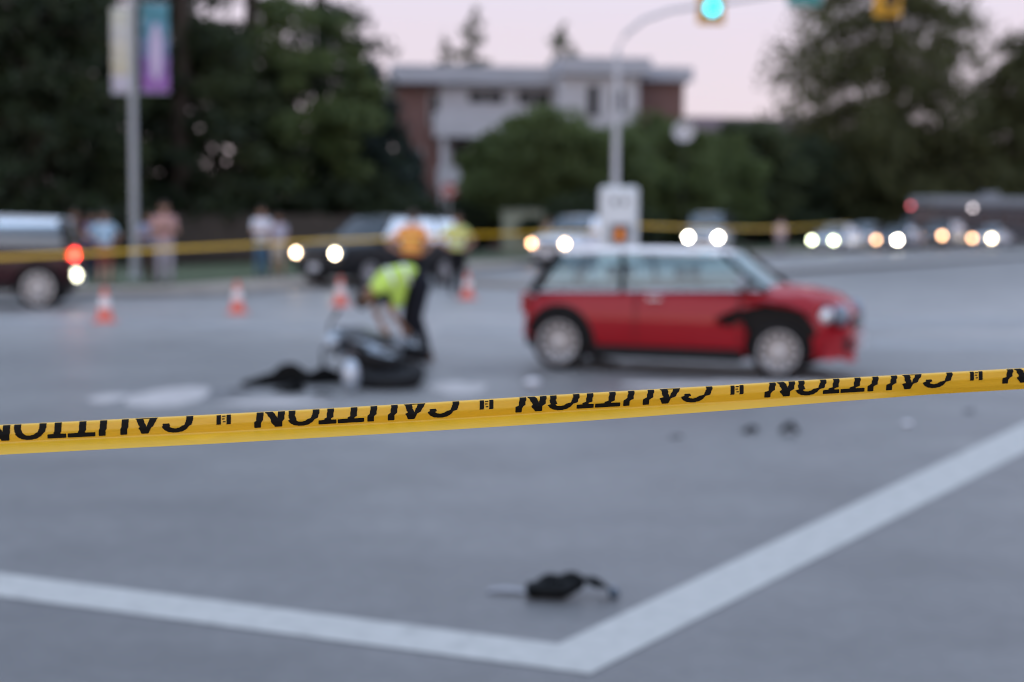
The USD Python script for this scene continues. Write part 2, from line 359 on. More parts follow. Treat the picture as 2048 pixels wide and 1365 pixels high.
def on_tape(man, u_right, width, flip_w, shear=1.0):
    """lettering lying upside down on the front sheet: x runs right to left, capitals' tops point down"""
    m = man.refine_to_length(0.0016).to_mesh(); V = np.asarray(m.vert_properties[:, :3], float); F = np.asarray(m.tri_verts)
    u = u_right - V[:, 0] * flip_w; v = V[:, 1]
    r = np.clip((u + 0.4) / 1.0, 0.15, 1.0)
    u = u + shear * 0.0058 * r * (np.clip((0.0128 - v) / 0.0004, 0, 1) + 0.25 * np.clip((0.0065 - v) / 0.0004, 0, 1))
    p = tape_point(u, v); e = 1e-4
    n = np.cross(tape_point(u + e, v) - p, tape_point(u, v + e) - p); n /= np.linalg.norm(n, axis=1, keepdims=True)
    n[(n @ nrm3) < 0] *= -1
    return trimesh.Trimesh(p + n * (0.00025 + V[:, 2:3]), F, process=False)
_tx = meshkit.text_mesh('CAUTION', 0.031, 0.0003, bold=True)
_tx = trimesh.Trimesh(_tx.vertices, _tx.faces, process=True)
_w = _tx.vertices[:, 0].max() - _tx.vertices[:, 0].min()
_tx.apply_translation([-_tx.vertices[:, 0].min(), -0.0112, 0])
_wm = mani(_tx)
word = Manifold.batch_boolean([_wm.translate([d, 0, 0]) for d in (-0.0004, 0, 0.0004)], manifold3d.OpType.Add).trim_by_plane([0, 1, 0], 0.0004)
for kx in range(-1, 5):
    um = _solve_t(446) + 0.337 * kx                           # emblem position, the word follows to its right
    u_r = um + 0.296
    if u_r - 0.26 < U1 and u_r > U0:
        obj('lettering', on_tape(word, u_r, 0.257, 0.257 / _w), tape_ink, tape)
    if U0 < um < U1 - 0.02:
        parts = [box(-0.009, -0.0035, 0.0018, 0.0138, 0, 0.0003), box(0.0035, 0.009, 0.0018, 0.0138, 0, 0.0003),
                 box(-0.0022, 0.002, 0.0030, 0.0042, 0, 0.0003), box(-0.0012, 0.0022, 0.0062, 0.0076, 0, 0.0003), box(-0.0022, 0.001, 0.0098, 0.0112, 0, 0.0003)]
        obj('emblem', [on_tape(mani(b), um, 0, 1.0, 0.1) for b in parts], tape_ink, tape)

# ------------------------------------------------------------------ vehicles
rubber = mat('tyre_rubber', (0.012, 0.012, 0.013), 0.8, bump=0.2, spec=0.2)
black_trim = mat('black_trim', (0.008, 0.008, 0.009), 0.6, spec=0.2)
alloy = mat('alloy_rim', (0.42, 0.42, 0.44), 0.4, metal=0.6)
chrome = mat('chrome', (0.72, 0.73, 0.75), 0.15, metal=1.0)
interior = mat('car_interior', (0.02, 0.02, 0.022), 0.8, spec=0.2)
pane_clear = pane_mat('window_pane', (0.66, 0.80, 0.80), refl=(0.86, 0.98, 1.0), ior=2.1)
pane_dark = pane_mat('window_pane_dark', (0.16, 0.19, 0.21), ior=1.75)
lens_clear = mat('lamp_lens', (0.16, 0.20, 0.25), 0.15, metal=0.2, coat=0.5)
lens_red = mat('lamp_lens_red', (0.28, 0.01, 0.012), 0.15, coat=0.6)
lamp_off = mat('lamp_reflector', (0.6, 0.62, 0.65), 0.2, metal=0.8)
plate_m = mat('number_plate', (0.55, 0.56, 0.6), 0.5)
def lamp_mat(name, col, s):
    if name not in MATS:
        MATS[name] = usdkit.material(stage, '/World/Looks/' + name, {'e': ('emission', {'color': col, 'strength': s})}, [], surface='e.emission')
    return MATS[name]
def lerp_tab(tab, x): return float(np.interp(x, [t[0] for t in tab], [t[1] for t in tab]))
def wheel_parts(parent, pos, r, width, side, rim_m, spokes=10, steer=0.0):
    w = thing_part('wheel', parent)
    prof = [(r * 0.72, -width / 2), (r * 0.92, -width / 2), (r * 0.985, -width * 0.38), (r, -width * 0.2), (r, width * 0.2), (r * 0.985, width * 0.38), (r * 0.92, width / 2), (r * 0.72, width / 2)]
    ring = np.array([[(a * math.cos(t), b, a * math.sin(t)) for a, b in prof] for t in np.linspace(0, 2 * math.pi, 33)])
    v = ring.reshape(-1, 3); k = len(prof); f = []
    for i in range(32):
        for j in range(k):
            a, b = i * k + j, i * k + (j + 1) % k
            f += [[a, b, b + k], [a, b + k, a + k]]
    T = lambda t: xf(xf(t, rz=steer), pos)
    obj('tyre', T(trimesh.Trimesh(v, np.array(f), process=False)), rubber, w, smooth=50)
    y0 = side * width * 0.42
    rim = [xf(lathe([(r * 0.64, -0.02), (r * 0.73, -0.02), (r * 0.73, 0.03), (r * 0.69, 0.03), (r * 0.65, 0.0)], 28, ring=True), (0, y0, 0), rx=math.pi / 2)]
    rim.append(xf(lathe([(0.001, -0.015), (r * 0.20, -0.015), (r * 0.2, 0.01), (0.001, 0.02)], 16), (0, y0, 0), rx=-side * math.pi / 2))
    for i in range(spokes):
        a = 2 * math.pi * i / spokes
        sp = box(r * 0.12, r * 0.67, -r * 0.05, r * 0.04, -0.012, 0.012)
        rim.append(xf(xf(sp, rz=a), (0, y0 - side * 0.01, 0), rx=math.pi / 2))
    obj('rim', [T(m) for m in rim], rim_m, w, smooth=30)
    obj('brake_disc', T(xf(lathe([(0.001, -0.02), (r * 0.5, -0.02), (r * 0.5, 0.02), (0.001, 0.02)], 20), (0, y0 - side * 0.07, 0), rx=math.pi / 2)), mat('brake_steel', (0.16, 0.15, 0.15), 0.5, metal=0.6), w)
    return w
def thing_part(name, parent):
    return UsdGeom.Xform.Define(stage, path_for(name, parent)).GetPrim()

def car(name, label, cat, loc, yaw, P, paint_m, roof_m=None, glass=None, group=None, lamps=None, rear_lamps=None, rim_m=None, damage=False, rear_detail=True):
    """P: top = [(x,z)] of the lower body, plan = [(x, half width)], base = [(x,z)] underside, cabin = (cowl, screen top, roof end, rear base), zr, wr, wheels = (front x, rear x), r"""
    t = thing(name, label, cat, loc, yaw, group)
    roof_m = roof_m or paint_m; glass = glass or pane_clear; rim_m = rim_m or alloy
    top, plan, base = P['top'], P['plan'], P['base']
    x0, x1 = plan[0][0], plan[-1][0]
    W = max(p[1] for p in plan)
    xs = np.unique(np.r_[x0 + (x1 - x0) * (0.5 - 0.5 * np.cos(np.linspace(0, math.pi, 44)))])
    cw, wt, re, rb = P['cabin']
    def ring(x):
        w, zt, zb = lerp_tab(plan, x), lerp_tab(top, x), lerp_tab(base, x)
        h = zt - zb; crown = 0.035 if (x > cw or x < rb) else 0.0
        if P.get('round'):
            half = [(0.0, zb), (0.80 * w, zb), (0.93 * w, zb + 0.06 * h), (0.975 * w, zb + 0.22 * h), (w, zb + 0.46 * h), (0.995 * w, zb + 0.60 * h), (0.965 * w, zb + 0.73 * h), (0.925 * w, zb + 0.86 * h), (0.875 * w, zb + 0.96 * h), (0.55 * w, zt + 0.9 * crown), (0.0, zt + 1.3 * crown)]
            return [(x, y, z) for y, z in half] + [(x, -y, z) for y, z in half[-2:0:-1]]
        half = [(0.0, zb), (0.80 * w, zb), (0.93 * w, zb + 0.06 * h), (0.975 * w, zb + 0.22 * h), (w, zb + 0.5 * h), (0.985 * w, zb + 0.74 * h), (0.955 * w, zb + 0.86 * h),
                (0.915 * w, zb + 0.955 * h), (0.85 * w, zt), (0.5 * w, zt + 0.75 * crown), (0.0, zt + crown)]
        return [(x, y, z) for y, z in half] + [(x, -y, z) for y, z in half[-2:0:-1]]
    body = mani(loft([ring(x) for x in xs]))
    r, (fx, rx_) = P['r'], P['wheels']
    trk = W - 0.11
    for wx in (fx, rx_):
        for s in (-1, 1):
            c = Manifold.cylinder(0.34, r * 1.16, r * 1.16, 36).rotate([90, 0, 0]).translate([wx, s * (W - 0.12) + 0.17, r * 1.02])
            body = body - c
    if damage:
        deep = lambda x, y, z, r_: [sph((x, y, z), r_, 8), sph((x, y + 0.28, z), r_, 8)]
        hole = Manifold.batch_hull(deep(fx - 0.42, -W, 0.69, 0.045) + deep(fx - 0.15, -W, 0.735, 0.065) + deep(fx + 0.20, -W + 0.02, 0.68, 0.06) + deep(fx + 0.36, -W + 0.03, 0.50, 0.05) + deep(fx - 0.30, -W, 0.5, 0.06))
        gash = Manifold.batch_hull(deep(fx - 0.64, -W, 0.61, 0.05) + deep(fx - 0.44, -W, 0.70, 0.055) + deep(fx - 0.50, -W, 0.58, 0.04))
        nose = Manifold.batch_hull([sph((x1 - 0.20, -W + 0.16, 0.64), 0.10), sph((x1 - 0.06, -W + 0.22, 0.62), 0.12), sph((x1 - 0.3, -W + 0.05, 0.70), 0.05)])
        lowc = Manifold.batch_hull([sph((x1 - 0.02, -W + 0.4, 0.34), 0.12), sph((x1 - 0.05, -W + 0.28, 0.30), 0.12)])
        body = body - hole - gash - nose - lowc
        b = tm(body.refine_to_length(0.09)); v = b.vertices.copy()
        k = np.clip((v[:, 0] - (fx - 0.35)) / 0.8, 0, 1) * np.clip((v[:, 2] - 0.3) / 0.3, 0, 1) * np.clip(1.3 - (v[:, 1] + W) / W, 0, 1)
        nz = meshkit.fbm(v * 6.5, 3, 5) - 0.5
        v[:, 2] += k * (0.10 * nz + 0.015); v[:, 0] += k * 0.09 * (meshkit.fbm(v * 5, 2, 8) - 0.55); v[:, 1] += k * 0.08 * (meshkit.fbm(v * 6, 2, 11) - 0.45)
        body = trimesh.Trimesh(v, b.faces, process=False)
    else:
        body = tm(body)
    obj('body', body, paint_m, t, smooth=32)
    # dark inner structure seen through arches and tears
    inner = [box(fx - 0.80 if damage else fx - r * 1.3, fx + (0.52 if damage else r * 1.25), -(W - (0.16 if damage else 0.24)), W - 0.24, r * 0.7, 0.81 if damage else min(lerp_tab(top, fx) - 0.07, r * 2.35)), box(rx_ - r * 1.25, rx_ + r * 1.25, -(W - 0.24), W - 0.24, r * 0.7, r * 2.3)]
    for q in inner: obj('wheel_liner', q, black_trim, t)
    for wx in (fx, rx_):
        for s in (-1, 1):
            zc = r if not (damage and wx == fx and s == -1) else r - 0.02
            wheel_parts(t, (wx, s * trk, zc), r if zc == r else r - 0.02, P.get('tw', 0.2), s, rim_m, P.get('spokes', 10), steer=(math.radians(7) if damage and wx == fx else 0))
            if P.get('flares'):
                if damage and wx == fx and s == -1: continue
                a = np.linspace(-0.15, math.pi + 0.15, 22); rings = []
                for q in a:
                    c, sn = math.cos(q), math.sin(q)
                    wy = lerp_tab(plan, wx + c * r * 1.18)
                    rings.append([(wx + c * rr, s * (wy * 0.985 + o), r * 1.02 + sn * rr) for rr, o in ((r * 1.12, -0.03), (r * 1.12, 0.022), (r * 1.30, 0.012), (r * 1.30, -0.03))])
                obj('wheel_arch_trim', loft(rings), black_trim, t)
    sill = P.get('sill', True)
    if sill:
        for s in (-1, 1):
            zb = lerp_tab(base, 0)
            obj('sill', box(rx_ + r * 1.2, fx - r * 1.2, min(s * (W - 0.12), s * (W + 0.008)), max(s * (W - 0.12), s * (W + 0.008)), zb - 0.03, zb + 0.11, 0.02), black_trim, t)
    # cabin
    zr, wr, wb = P['zr'], P['wr'], P.get('wb', W * 0.90)
    zA, zD = lerp_tab(top, cw), lerp_tab(top, rb)
    zroofF, zroofR = zr - 0.035, zr - P.get('roofdrop', 0.05)
    def side(x_t, zz, s):   # point on the side glass: fore-aft 0..1 (rear..front), height 0..1
        fb = np.array([cw * x_t + rb * (1 - x_t), s * wb, zA * x_t + zD * (1 - x_t)]); ft = np.array([wt * x_t + re * (1 - x_t), s * wr, zroofF * x_t + zroofR * (1 - x_t)])
        p = fb * (1 - zz) + ft * zz; p[1] += s * 0.03 * math.sin(math.pi * zz); return p
    rings = []
    for q in np.linspace(0, 1, 16):
        x = (re - 0.05) * (1 - q) + (wt + 0.04) * q
        zc = zroofR * (1 - q) + zroofF * q + 0.035 * math.sin(math.pi * min(1, 0.15 + 0.85 * q)) - (0.02 if q in (0, 1) else 0)
        hw = wr * (0.955 if q in (0, 1) else 1.0) + 0.015
        ys = np.linspace(-1, 1, 9)
        rings.append([(x, hw * y, zc + 0.05 * (1 - y * y) - 0.01) for y in ys] + [(x, hw * y * 0.98, zc - 0.035) for y in ys[::-1]])
    obj('roof', loft(rings), roof_m, t, smooth=45)
    pil_m = P.get('pillar_m', black_trim)
    for s in (-1, 1):
        obj('pillar', tube([side(1, z, s) for z in np.linspace(-0.03, 1, 6)], P.get('apil', 0.03), 8), P.get('a_pillar_m', pil_m), t)
        obj('pillar', tube([side(0, z, s) for z in np.linspace(-0.03, 1, 6)], P.get('dpil', 0.06), 8), pil_m, t)
        for b in P['splits']:
            obj('pillar', tube([side(b, z, s) for z in np.linspace(-0.03, 1, 6)], 0.036, 8), pil_m, t)
        edges = [0.0] + list(P['splits']) + [1.0]
        for a, b in zip(edges[:-1], edges[1:]):
            obj('side_window', grid_patch(lambda u, v: side(a + (b - a) * u, 0.02 + 0.96 * v, s), 8, 6), glass, t, smooth=True)
        obj('window_trim', tube([side(q, 0.01, s) + np.array([0, s * 0.012, 0]) for q in np.linspace(0, 1, 12)], 0.014, 6), P.get('trim_m', black_trim), t)
    def cross(q, zz, xt):
        a, b = side(xt, zz, -1), side(xt, zz, 1); p = a * (1 - q) + b * q
        p[0] += (1 if xt == 1 else -1) * 0.10 * math.sin(math.pi * q); return p
    obj('windscreen', grid_patch(lambda u, v: cross(u, 0.02 + 0.97 * v, 1), 12, 6), P.get('screen_glass', glass), t, smooth=True)
    obj('rear_window', grid_patch(lambda u, v: cross(u, 0.02 + 0.97 * v, 0), 12, 6), glass, t, smooth=True)
    obj('parcel_deck', box(rb + 0.02, cw + 0.02, -wb + 0.04, wb - 0.04, min(zA, zD) - 0.005, max(zA, zD) + 0.012), interior, t)
    zs = min(zA, zD)
    seat_rows = P.get('seats', [0.1])
    for sx in seat_rows:
        for s in (-1, 1):
            m = [hullpts([(sx + a, s * wb * 0.45 + b, c) for a, c, bb in ((-0.02, zs - 0.1, 0.2), (0.1, zs - 0.1, 0.2), (-0.12, zs + 0.12, 0.17), (-0.04, zs + 0.12, 0.17)) for b in (-bb, bb)]),
                 hullpts([(sx - 0.13 + a, s * wb * 0.45 + b, c) for a in (-0.03, 0.05) for b in (-0.11, 0.11) for c in (zs + 0.15, zs + 0.30)])]
            obj('seat', m, interior, t)
    # front end
    def nose_x(y):  # frontmost x at half width y
        xs_ = np.linspace(0, x1, 200); ok = [x for x in xs_ if lerp_tab(plan, x) >= abs(y) + 0.0]
        return max(ok)
    def tail_x(y):
        xs_ = np.linspace(0, x0, 200); ok = [x for x in xs_ if lerp_tab(plan, x) >= abs(y)]
        return min(ok)
    hy, hz, hr = P['head']
    for s in (-1, 1):
        hx = nose_x(hy) - 0.02
        h = obj('headlight', xf(tm(Manifold.sphere(1.0, 20).scale([0.10, hr * P.get('headw', 1.15), hr])), (hx - 0.05, s * hy, hz)), lens_clear, t, smooth=True)
        if lamps and lamps.get(s):
            mname, lr = lamps[s]
            obj('lamp', xf(lathe([(0.001, 0), (lr, 0), (lr, 0.012), (0.001, 0.016)], 20), (hx + 0.055, s * hy, hz), ry=math.pi / 2), MATS[mname], h)
        elif damage and s == -1:
            pass
    gw, gz0, gz1 = P['grille']
    gx = nose_x(0.2)
    gm = [box(gx - 0.06, gx + 0.012, -gw, gw, gz0, gz1, 0.015)]
    obj('grille', gm, black_trim, t)
    for i in range(4):
        z = gz0 + (gz1 - gz0) * (i + 0.5) / 4
        obj('grille_bar', box(gx - 0.01, gx + 0.02, -gw * 0.92, gw * 0.92, z - 0.008, z + 0.008), chrome, t)
    bz = P['bumper']
    for which, fn, sg in (('front_bumper', nose_x, 1), ('rear_bumper', tail_x, -1)):
        ys = np.linspace(-0.93 * W, 0.93 * W, 15)
        pts = [(fn(min(abs(y), W * 0.98)) - sg * 0.01, y, bz) for y in ys]
        obj(which, tube(pts, P.get('bump_r', 0.055), 8), P.get('bumper_m', black_trim), t, smooth=True)
        obj('number_plate', box(min(fn(0.1), fn(0.1) + sg * 0.06), max(fn(0.1), fn(0.1) + sg * 0.06), -0.15, 0.15, bz - 0.07, bz + 0.08), plate_m, t)
    ty, tz, th = P['tail']
    for s in (-1, 1):
        txx = tail_x(ty) + 0.03
        q = obj('tail_light', box(txx - 0.05, txx + 0.04, s * ty - 0.08, s * ty + 0.08, tz - th, tz + th, 0.02), lens_red, t)
        if rear_lamps and rear_lamps.get(s):
            mname, lr = rear_lamps[s]
            obj('lamp', xf(tm(Manifold.sphere(1, 18).scale([lr * 0.8, lr, lr])), (txx - 0.03, s * ty, tz)), MATS[mname], q, smooth=True)
    mz, mx = zA + 0.08, cw - 0.22
    for s in (-1, 1):
        m = obj('wing_mirror', xf(tm(Manifold.sphere(1, 14).scale([0.07, 0.10, 0.075])), (mx, s * (wb + 0.15), mz)), P.get('mirror_m', paint_m), t, smooth=True)
        obj('mirror_arm', capm((mx, s * (wb - 0.02), mz - 0.05), (mx, s * (wb + 0.1), mz - 0.02), 0.02), black_trim, m)
        for xh in P.get('handles', [0.0]):
            zz = lerp_tab(top, xh) - 0.13
            obj('door_handle', box(xh - 0.08, xh + 0.08, min(s * W * 0.955, s * (W * 0.975 + 0.02)), max(s * W * 0.955, s * (W * 0.975 + 0.02)), zz - 0.015, zz + 0.015, 0.006), P.get('handle_m', black_trim), t)
        for xd in P.get('seams', []):
            zb, zt = lerp_tab(base, xd), lerp_tab(top, xd)
            pts = [(xd, s * (lerp_tab(plan, xd) * f_ + 0.001), zb + (zt - zb) * h_) for f_, h_ in ((0.975, 0.22), (1.0, 0.5), (0.985, 0.74), (0.955, 0.86), (0.915, 0.955))]
            obj('door_seam', tube(pts, 0.007, 5), black_trim, t)
    return t

# ---- the red hatchback
car_red = usdkit.material(stage, '/World/Looks/car_red', {'p': ('principled_bsdf', {'base_color': (0.285, 0.0035, 0.010), 'roughness': 0.5, 'specular_ior_level': 0.08, 'coat_weight': 0.55, 'coat_roughness': 0.04, 'coat_ior': 1.5})}, [], surface='p.BSDF')
car_white = mat('car_white', (0.72, 0.73, 0.75), 0.4, coat=0.8)
HATCH = dict(round=True,
    top=[(-1.86, 0.52), (-1.80, 0.70), (-1.70, 0.87), (-1.5, 0.945), (-0.4, 0.96), (0.72, 0.95), (0.95, 0.945), (1.3, 0.915), (1.6, 0.85), (1.76, 0.74), (1.86, 0.50)],
    plan=[(-1.86, 0.55), (-1.80, 0.70), (-1.66, 0.79), (-1.3, 0.835), (0, 0.84), (1.25, 0.835), (1.55, 0.79), (1.74, 0.68), (1.86, 0.50)],
    base=[(-1.86, 0.36), (-1.6, 0.25), (-1.0, 0.20), (1.1, 0.19), (1.6, 0.20), (1.86, 0.28)],
    cabin=(0.95, 0.46, -1.42, -1.68), zr=1.365, wr=0.60, wb=0.755, roofdrop=0.06, wheels=(1.12, -1.347), r=0.322, tw=0.205, flares=True,
    splits=[0.40], seats=[0.05, -0.75], head=(0.56, 0.69, 0.125), headw=0.95, grille=(0.30, 0.50, 0.66), bumper=0.38, tail=(0.64, 0.74, 0.12),
    trim_m=chrome, handle_m=chrome, handles=[-0.25], seams=[0.70, -0.46], spokes=12, dpil=0.06, bump_r=0.03, mirror_m=mat('mirror_grey', (0.25, 0.27, 0.29), 0.3, coat=0.4), bumper_m=car_red)
HY = math.radians(-20)
_m = gp(1354, 749)
hc = _m[:2] + 0.73 * np.array([-math.sin(HY), math.cos(HY)])
hatch = car('hatchback', 'red hatchback with white roof and torn front wing standing behind the tape', 'car', (hc[0], hc[1], 0), HY, HATCH, car_red, roof_m=car_white, damage=True)
# torn wing sheet and dangling lamp on the struck corner
def torn(pts_a, pts_b, seed, amp=0.03):
    A, B = np.asarray(pts_a, float), np.asarray(pts_b, float)
    def fn(u, v):
        i = u * (len(A) - 1); k = min(int(i), len(A) - 2); f = i - k
        p = (A[k] * (1 - f) + A[k + 1] * f) * (1 - v) + (B[k] * (1 - f) + B[k + 1] * f) * v
        return p + amp * (meshkit.noise(np.array([p * 9]), seed)[0] - 0.5) * np.array([0.6, 1, 1])
    return grid_patch(fn, 16, 6)
obj('torn_wing', torn([(0.70, -0.79, 0.885), (0.95, -0.80, 0.895), (1.3, -0.78, 0.86), (1.5, -0.74, 0.78)], [(0.74, -0.86, 0.85), (0.95, -0.88, 0.85), (1.25, -0.87, 0.81), (1.48, -0.82, 0.71)], 3, 0.05), car_red, hatch, smooth=True, label='bent red wing panel edge above the front wheel')
obj('broken_lamp', xf(tm(Manifold.sphere(1, 16).scale([0.08, 0.07, 0.10])), (1.60, -0.70, 0.68), ry=0.4), lamp_off, hatch, smooth=True, label='dislodged silver headlamp bowl')
obj('bumper_tear', torn([(1.55, -0.78, 0.50), (1.75, -0.68, 0.46), (1.86, -0.5, 0.42)], [(1.6, -0.80, 0.24), (1.80, -0.70, 0.20), (1.92, -0.5, 0.18)], 9, 0.09), car_red, hatch, smooth=True, label='cracked red bumper corner')
obj('fog_lamp', xf(tm(Manifold.sphere(1, 14).scale([0.06, 0.13, 0.11])), (1.80, -0.52, 0.36)), black_trim, hatch, smooth=True)

# ---- other vehicles
lamp_mat('lamp_white', (1.0, 0.92, 0.78), 40.0)
lamp_mat('lamp_cream', (1.0, 0.84, 0.60), 20.0)
lamp_mat('lamp_warm', (1.0, 0.72, 0.46), 20.0)
lamp_mat('lamp_amber', (1.0, 0.53, 0.27), 13.0)
lamp_mat('lamp_greenish', (0.93, 1.0, 0.66), 18.0)
lamp_mat('lamp_red', (1.0, 0.045, 0.035), 14.0)
lamp_mat('lamp_dim', (0.85, 0.75, 0.78), 6.0)
lamp_mat('lamp_dim_red', (0.8, 0.16, 0.2), 5.0)
silver = mat('car_silver', (0.66, 0.69, 0.74), 0.32, metal=0.55, coat=0.6)
paleblue = mat('car_pale_blue', (0.52, 0.58, 0.66), 0.32, metal=0.3, coat=0.6)
dark_paint = mat('car_black', (0.006, 0.0065, 0.008), 0.4, coat=0.15, spec=0.2)
maroon = mat('car_maroon', (0.028, 0.005, 0.008), 0.4, coat=0.25, spec=0.2)
darkblue = mat('car_dark_blue', (0.03, 0.045, 0.07), 0.3, coat=0.8)
grey_paint = mat('car_grey', (0.16, 0.165, 0.18), 0.32, metal=0.4, coat=0.6)
SUV = dict(
    top=[(-2.35, 0.60), (-2.30, 0.95), (-2.2, 1.08), (-1.0, 1.12), (0.9, 1.12), (1.1, 1.11), (1.9, 1.04), (2.2, 0.95), (2.33, 0.70)],
    plan=[(-2.35, 0.72), (-2.25, 0.86), (-1.9, 0.93), (0, 0.94), (1.6, 0.93), (2.0, 0.88), (2.22, 0.76), (2.33, 0.60)],
    base=[(-2.35, 0.42), (-1.9, 0.30), (1.8, 0.27), (2.33, 0.36)],
    cabin=(1.0, 0.35, -2.0, -2.24), zr=1.72, wr=0.66, wb=0.85, roofdrop=0.07, wheels=(1.42, -1.35), r=0.36, tw=0.23,
    splits=[0.33, 0.66], seats=[0.2, -0.8], head=(0.66, 0.84, 0.10), headw=1.6, grille=(0.42, 0.66, 0.90), bumper=0.50, tail=(0.78, 0.98, 0.14), handles=[0.05, -0.95], seams=[0.9, -0.15, -1.15])
SEDAN = dict(
    top=[(-2.25, 0.55), (-2.18, 0.86), (-2.0, 0.93), (-1.4, 0.95), (0.9, 0.90), (1.2, 0.88), (1.9, 0.76), (2.15, 0.66), (2.28, 0.48)],
    plan=[(-2.25, 0.62), (-2.1, 0.80), (-1.7, 0.88), (0, 0.90), (1.5, 0.88), (1.95, 0.80), (2.16, 0.66), (2.28, 0.48)],
    base=[(-2.25, 0.36), (-1.8, 0.22), (1.8, 0.20), (2.28, 0.28)],
    cabin=(1.05, 0.25, -1.05, -1.7), zr=1.42, wr=0.58, wb=0.79, roofdrop=0.04, wheels=(1.38, -1.32), r=0.32, tw=0.21,
    splits=[0.28, 0.62], seats=[0.1, -0.8], head=(0.62, 0.64, 0.09), headw=1.7, grille=(0.36, 0.46, 0.62), bumper=0.42, tail=(0.66, 0.78, 0.09), handles=[0.0, -0.9], seams=[0.85, -0.15, -1.1])
VAN = dict(
    top=[(-2.5, 0.6), (-2.46, 1.1), (-2.4, 1.18), (1.2, 1.20), (1.5, 1.18), (2.15, 1.02), (2.4, 0.9), (2.5, 0.62)],
    plan=[(-2.5, 0.85), (-2.4, 0.94), (0, 0.98), (1.6, 0.96), (2.1, 0.88), (2.36, 0.76), (2.5, 0.58)],
    base=[(-2.5, 0.36), (-2, 0.28), (2, 0.27), (2.5, 0.34)],
    cabin=(1.45, 0.75, -2.36, -2.44), zr=2.02, wr=0.76, wb=0.91, roofdrop=0.05, wheels=(1.55, -1.5), r=0.36, tw=0.22,
    splits=[0.3, 0.62], seats=[0.5], head=(0.72, 0.86, 0.12), headw=1.3, grille=(0.42, 0.66, 0.92), bumper=0.46, tail=(0.84, 1.2, 0.2), handles=[0.3, -0.9], seams=[1.2, 0.2, -1.1])
CANOPY = dict(SUV)
CANOPY.update(top=[(-2.6, 0.60), (-2.56, 1.05), (-2.45, 1.10), (0.9, 1.12), (1.1, 1.11), (2.0, 1.06), (2.4, 0.96), (2.55, 0.70)],
    plan=[(-2.6, 0.84), (-2.5, 0.90), (-2.0, 0.93), (0, 0.94), (1.7, 0.93), (2.2, 0.86), (2.44, 0.74), (2.55, 0.6)], base=[(-2.6, 0.45), (-2.0, 0.36), (2.0, 0.34), (2.55, 0.42)],
    cabin=(1.05, 0.45, -2.40, -2.52), zr=1.68, splits=[0.42, 0.48, 0.72], wheels=(1.65, -1.98), r=0.38, handles=[0.3], tail=(0.84, 0.98, 0.13))

def place(px, py, Ydepth=None):
    p = gp(px, py); return (p[0], p[1], 0.0)
YAW = lambda dx, dy: math.atan2(dy, dx)
rh = YAW(-DIR[0], -DIR[1])       # heading of the oncoming queue
white_cap = mat('canopy_white', (0.60, 0.62, 0.66), 0.5, coat=0.2)
pane_cap = pane_mat('canopy_pane', (0.16, 0.18, 0.22), ior=1.9)
pk = dict(CANOPY); pk['dpil'] = 0.09; pk['zr'] = 1.66
_p = gp(112, 618)
pick = car('pickup_truck', 'maroon pickup with white canopy and lit red tail light at the left edge', 'pickup truck', (_p[0] - 2.42, _p[1] + 0.6, 0), math.radians(189), pk, maroon, roof_m=mat('canopy_bright', (0.80, 0.81, 0.84), 0.4, coat=0.5), glass=pane_mat('canopy_glass', (0.16, 0.18, 0.22), ior=2.15),
    rear_lamps={1: ('lamp_red', 0.11)}, rim_m=mat('polished_rim', (0.5, 0.51, 0.53), 0.3, metal=0.7))
obj('reversing_lamp', xf(tm(Manifold.sphere(1, 18).scale([.08, .10, .10])), (-2.62, 0.72, 0.60)), lamp_mat('lamp_reversing', (0.86, 0.84, 0.62), 9.0), pick)
_p = gp(735, 576)
car('suv', 'black sport utility vehicle with lit headlights stopped behind the traffic cones', 'car', (_p[0] + 0.25, _p[1] + 1.3, 0), YAW(-0.62, -0.78), SUV, dark_paint, glass=pane_dark,
    lamps={1: ('lamp_cream', 0.09), -1: ('lamp_warm', 0.08)})
_p = gp(812, 562)
car('suv', 'pale blue grey sport utility vehicle behind the black one', 'car', (_p[0] - 1.0, _p[1] + 4.2, 0), YAW(-0.70, -0.71), SUV, mat('car_dusk_blue', (0.20, 0.24, 0.30), 0.35, metal=0.3, coat=0.4), glass=pane_mat('window_pane_pale', (0.22, 0.27, 0.32), ior=1.35))
_p = gp(1130, 535)
car('suv', 'silver sport utility vehicle leading the queue beside the signal pole', 'car', (_p[0] + 0.55, _p[1] + 1.4, 0), YAW(-0.50, -0.86), dict(SUV, zr=1.80), silver, glass=pane_mat('window_pane_pale2', (0.5, 0.55, 0.6), ior=2.2),
    lamps={1: ('lamp_warm', 0.095), -1: ('lamp_amber', 0.095)}, group='cars queueing on the far road')
_p = gp(1425, 511)
car('van', 'silver van with very bright headlights seen above the red hatchback', 'van', (_p[0] + 0.1, _p[1] + 2.2, 0), YAW(-0.24, -0.97), VAN, silver, glass=pane_mat('window_pane_pale3', (0.5, 0.55, 0.6), ior=2.2),
    lamps={1: ('lamp_white', 0.12), -1: ('lamp_white', 0.12)}, group='cars queueing on the far road')
_p = gp(1668, 505)
car('sedan', 'pale blue sedan with greenish headlights in the queue', 'car', (_p[0] + 0.6, _p[1] + 2.1, 0), rh, dict(SEDAN, zr=1.5), paleblue, glass=pane_mat('window_pane_pale4', (0.45, 0.52, 0.58), ior=2.2),
    lamps={1: ('lamp_greenish', 0.115), -1: ('lamp_greenish', 0.115)}, group='cars queueing on the far road')
_p = gp(1782, 503)
car('sedan', 'dark blue sedan with warm headlights right of the pale blue sedan', 'car', (_p[0] + 1.0, _p[1] + 2.2, 0), rh, SEDAN, darkblue, glass=pane_dark,
    lamps={-1: ('lamp_amber', 0.12), 1: ('lamp_white', 0.13)}, group='cars queueing on the far road')
_p = gp(1872, 499)
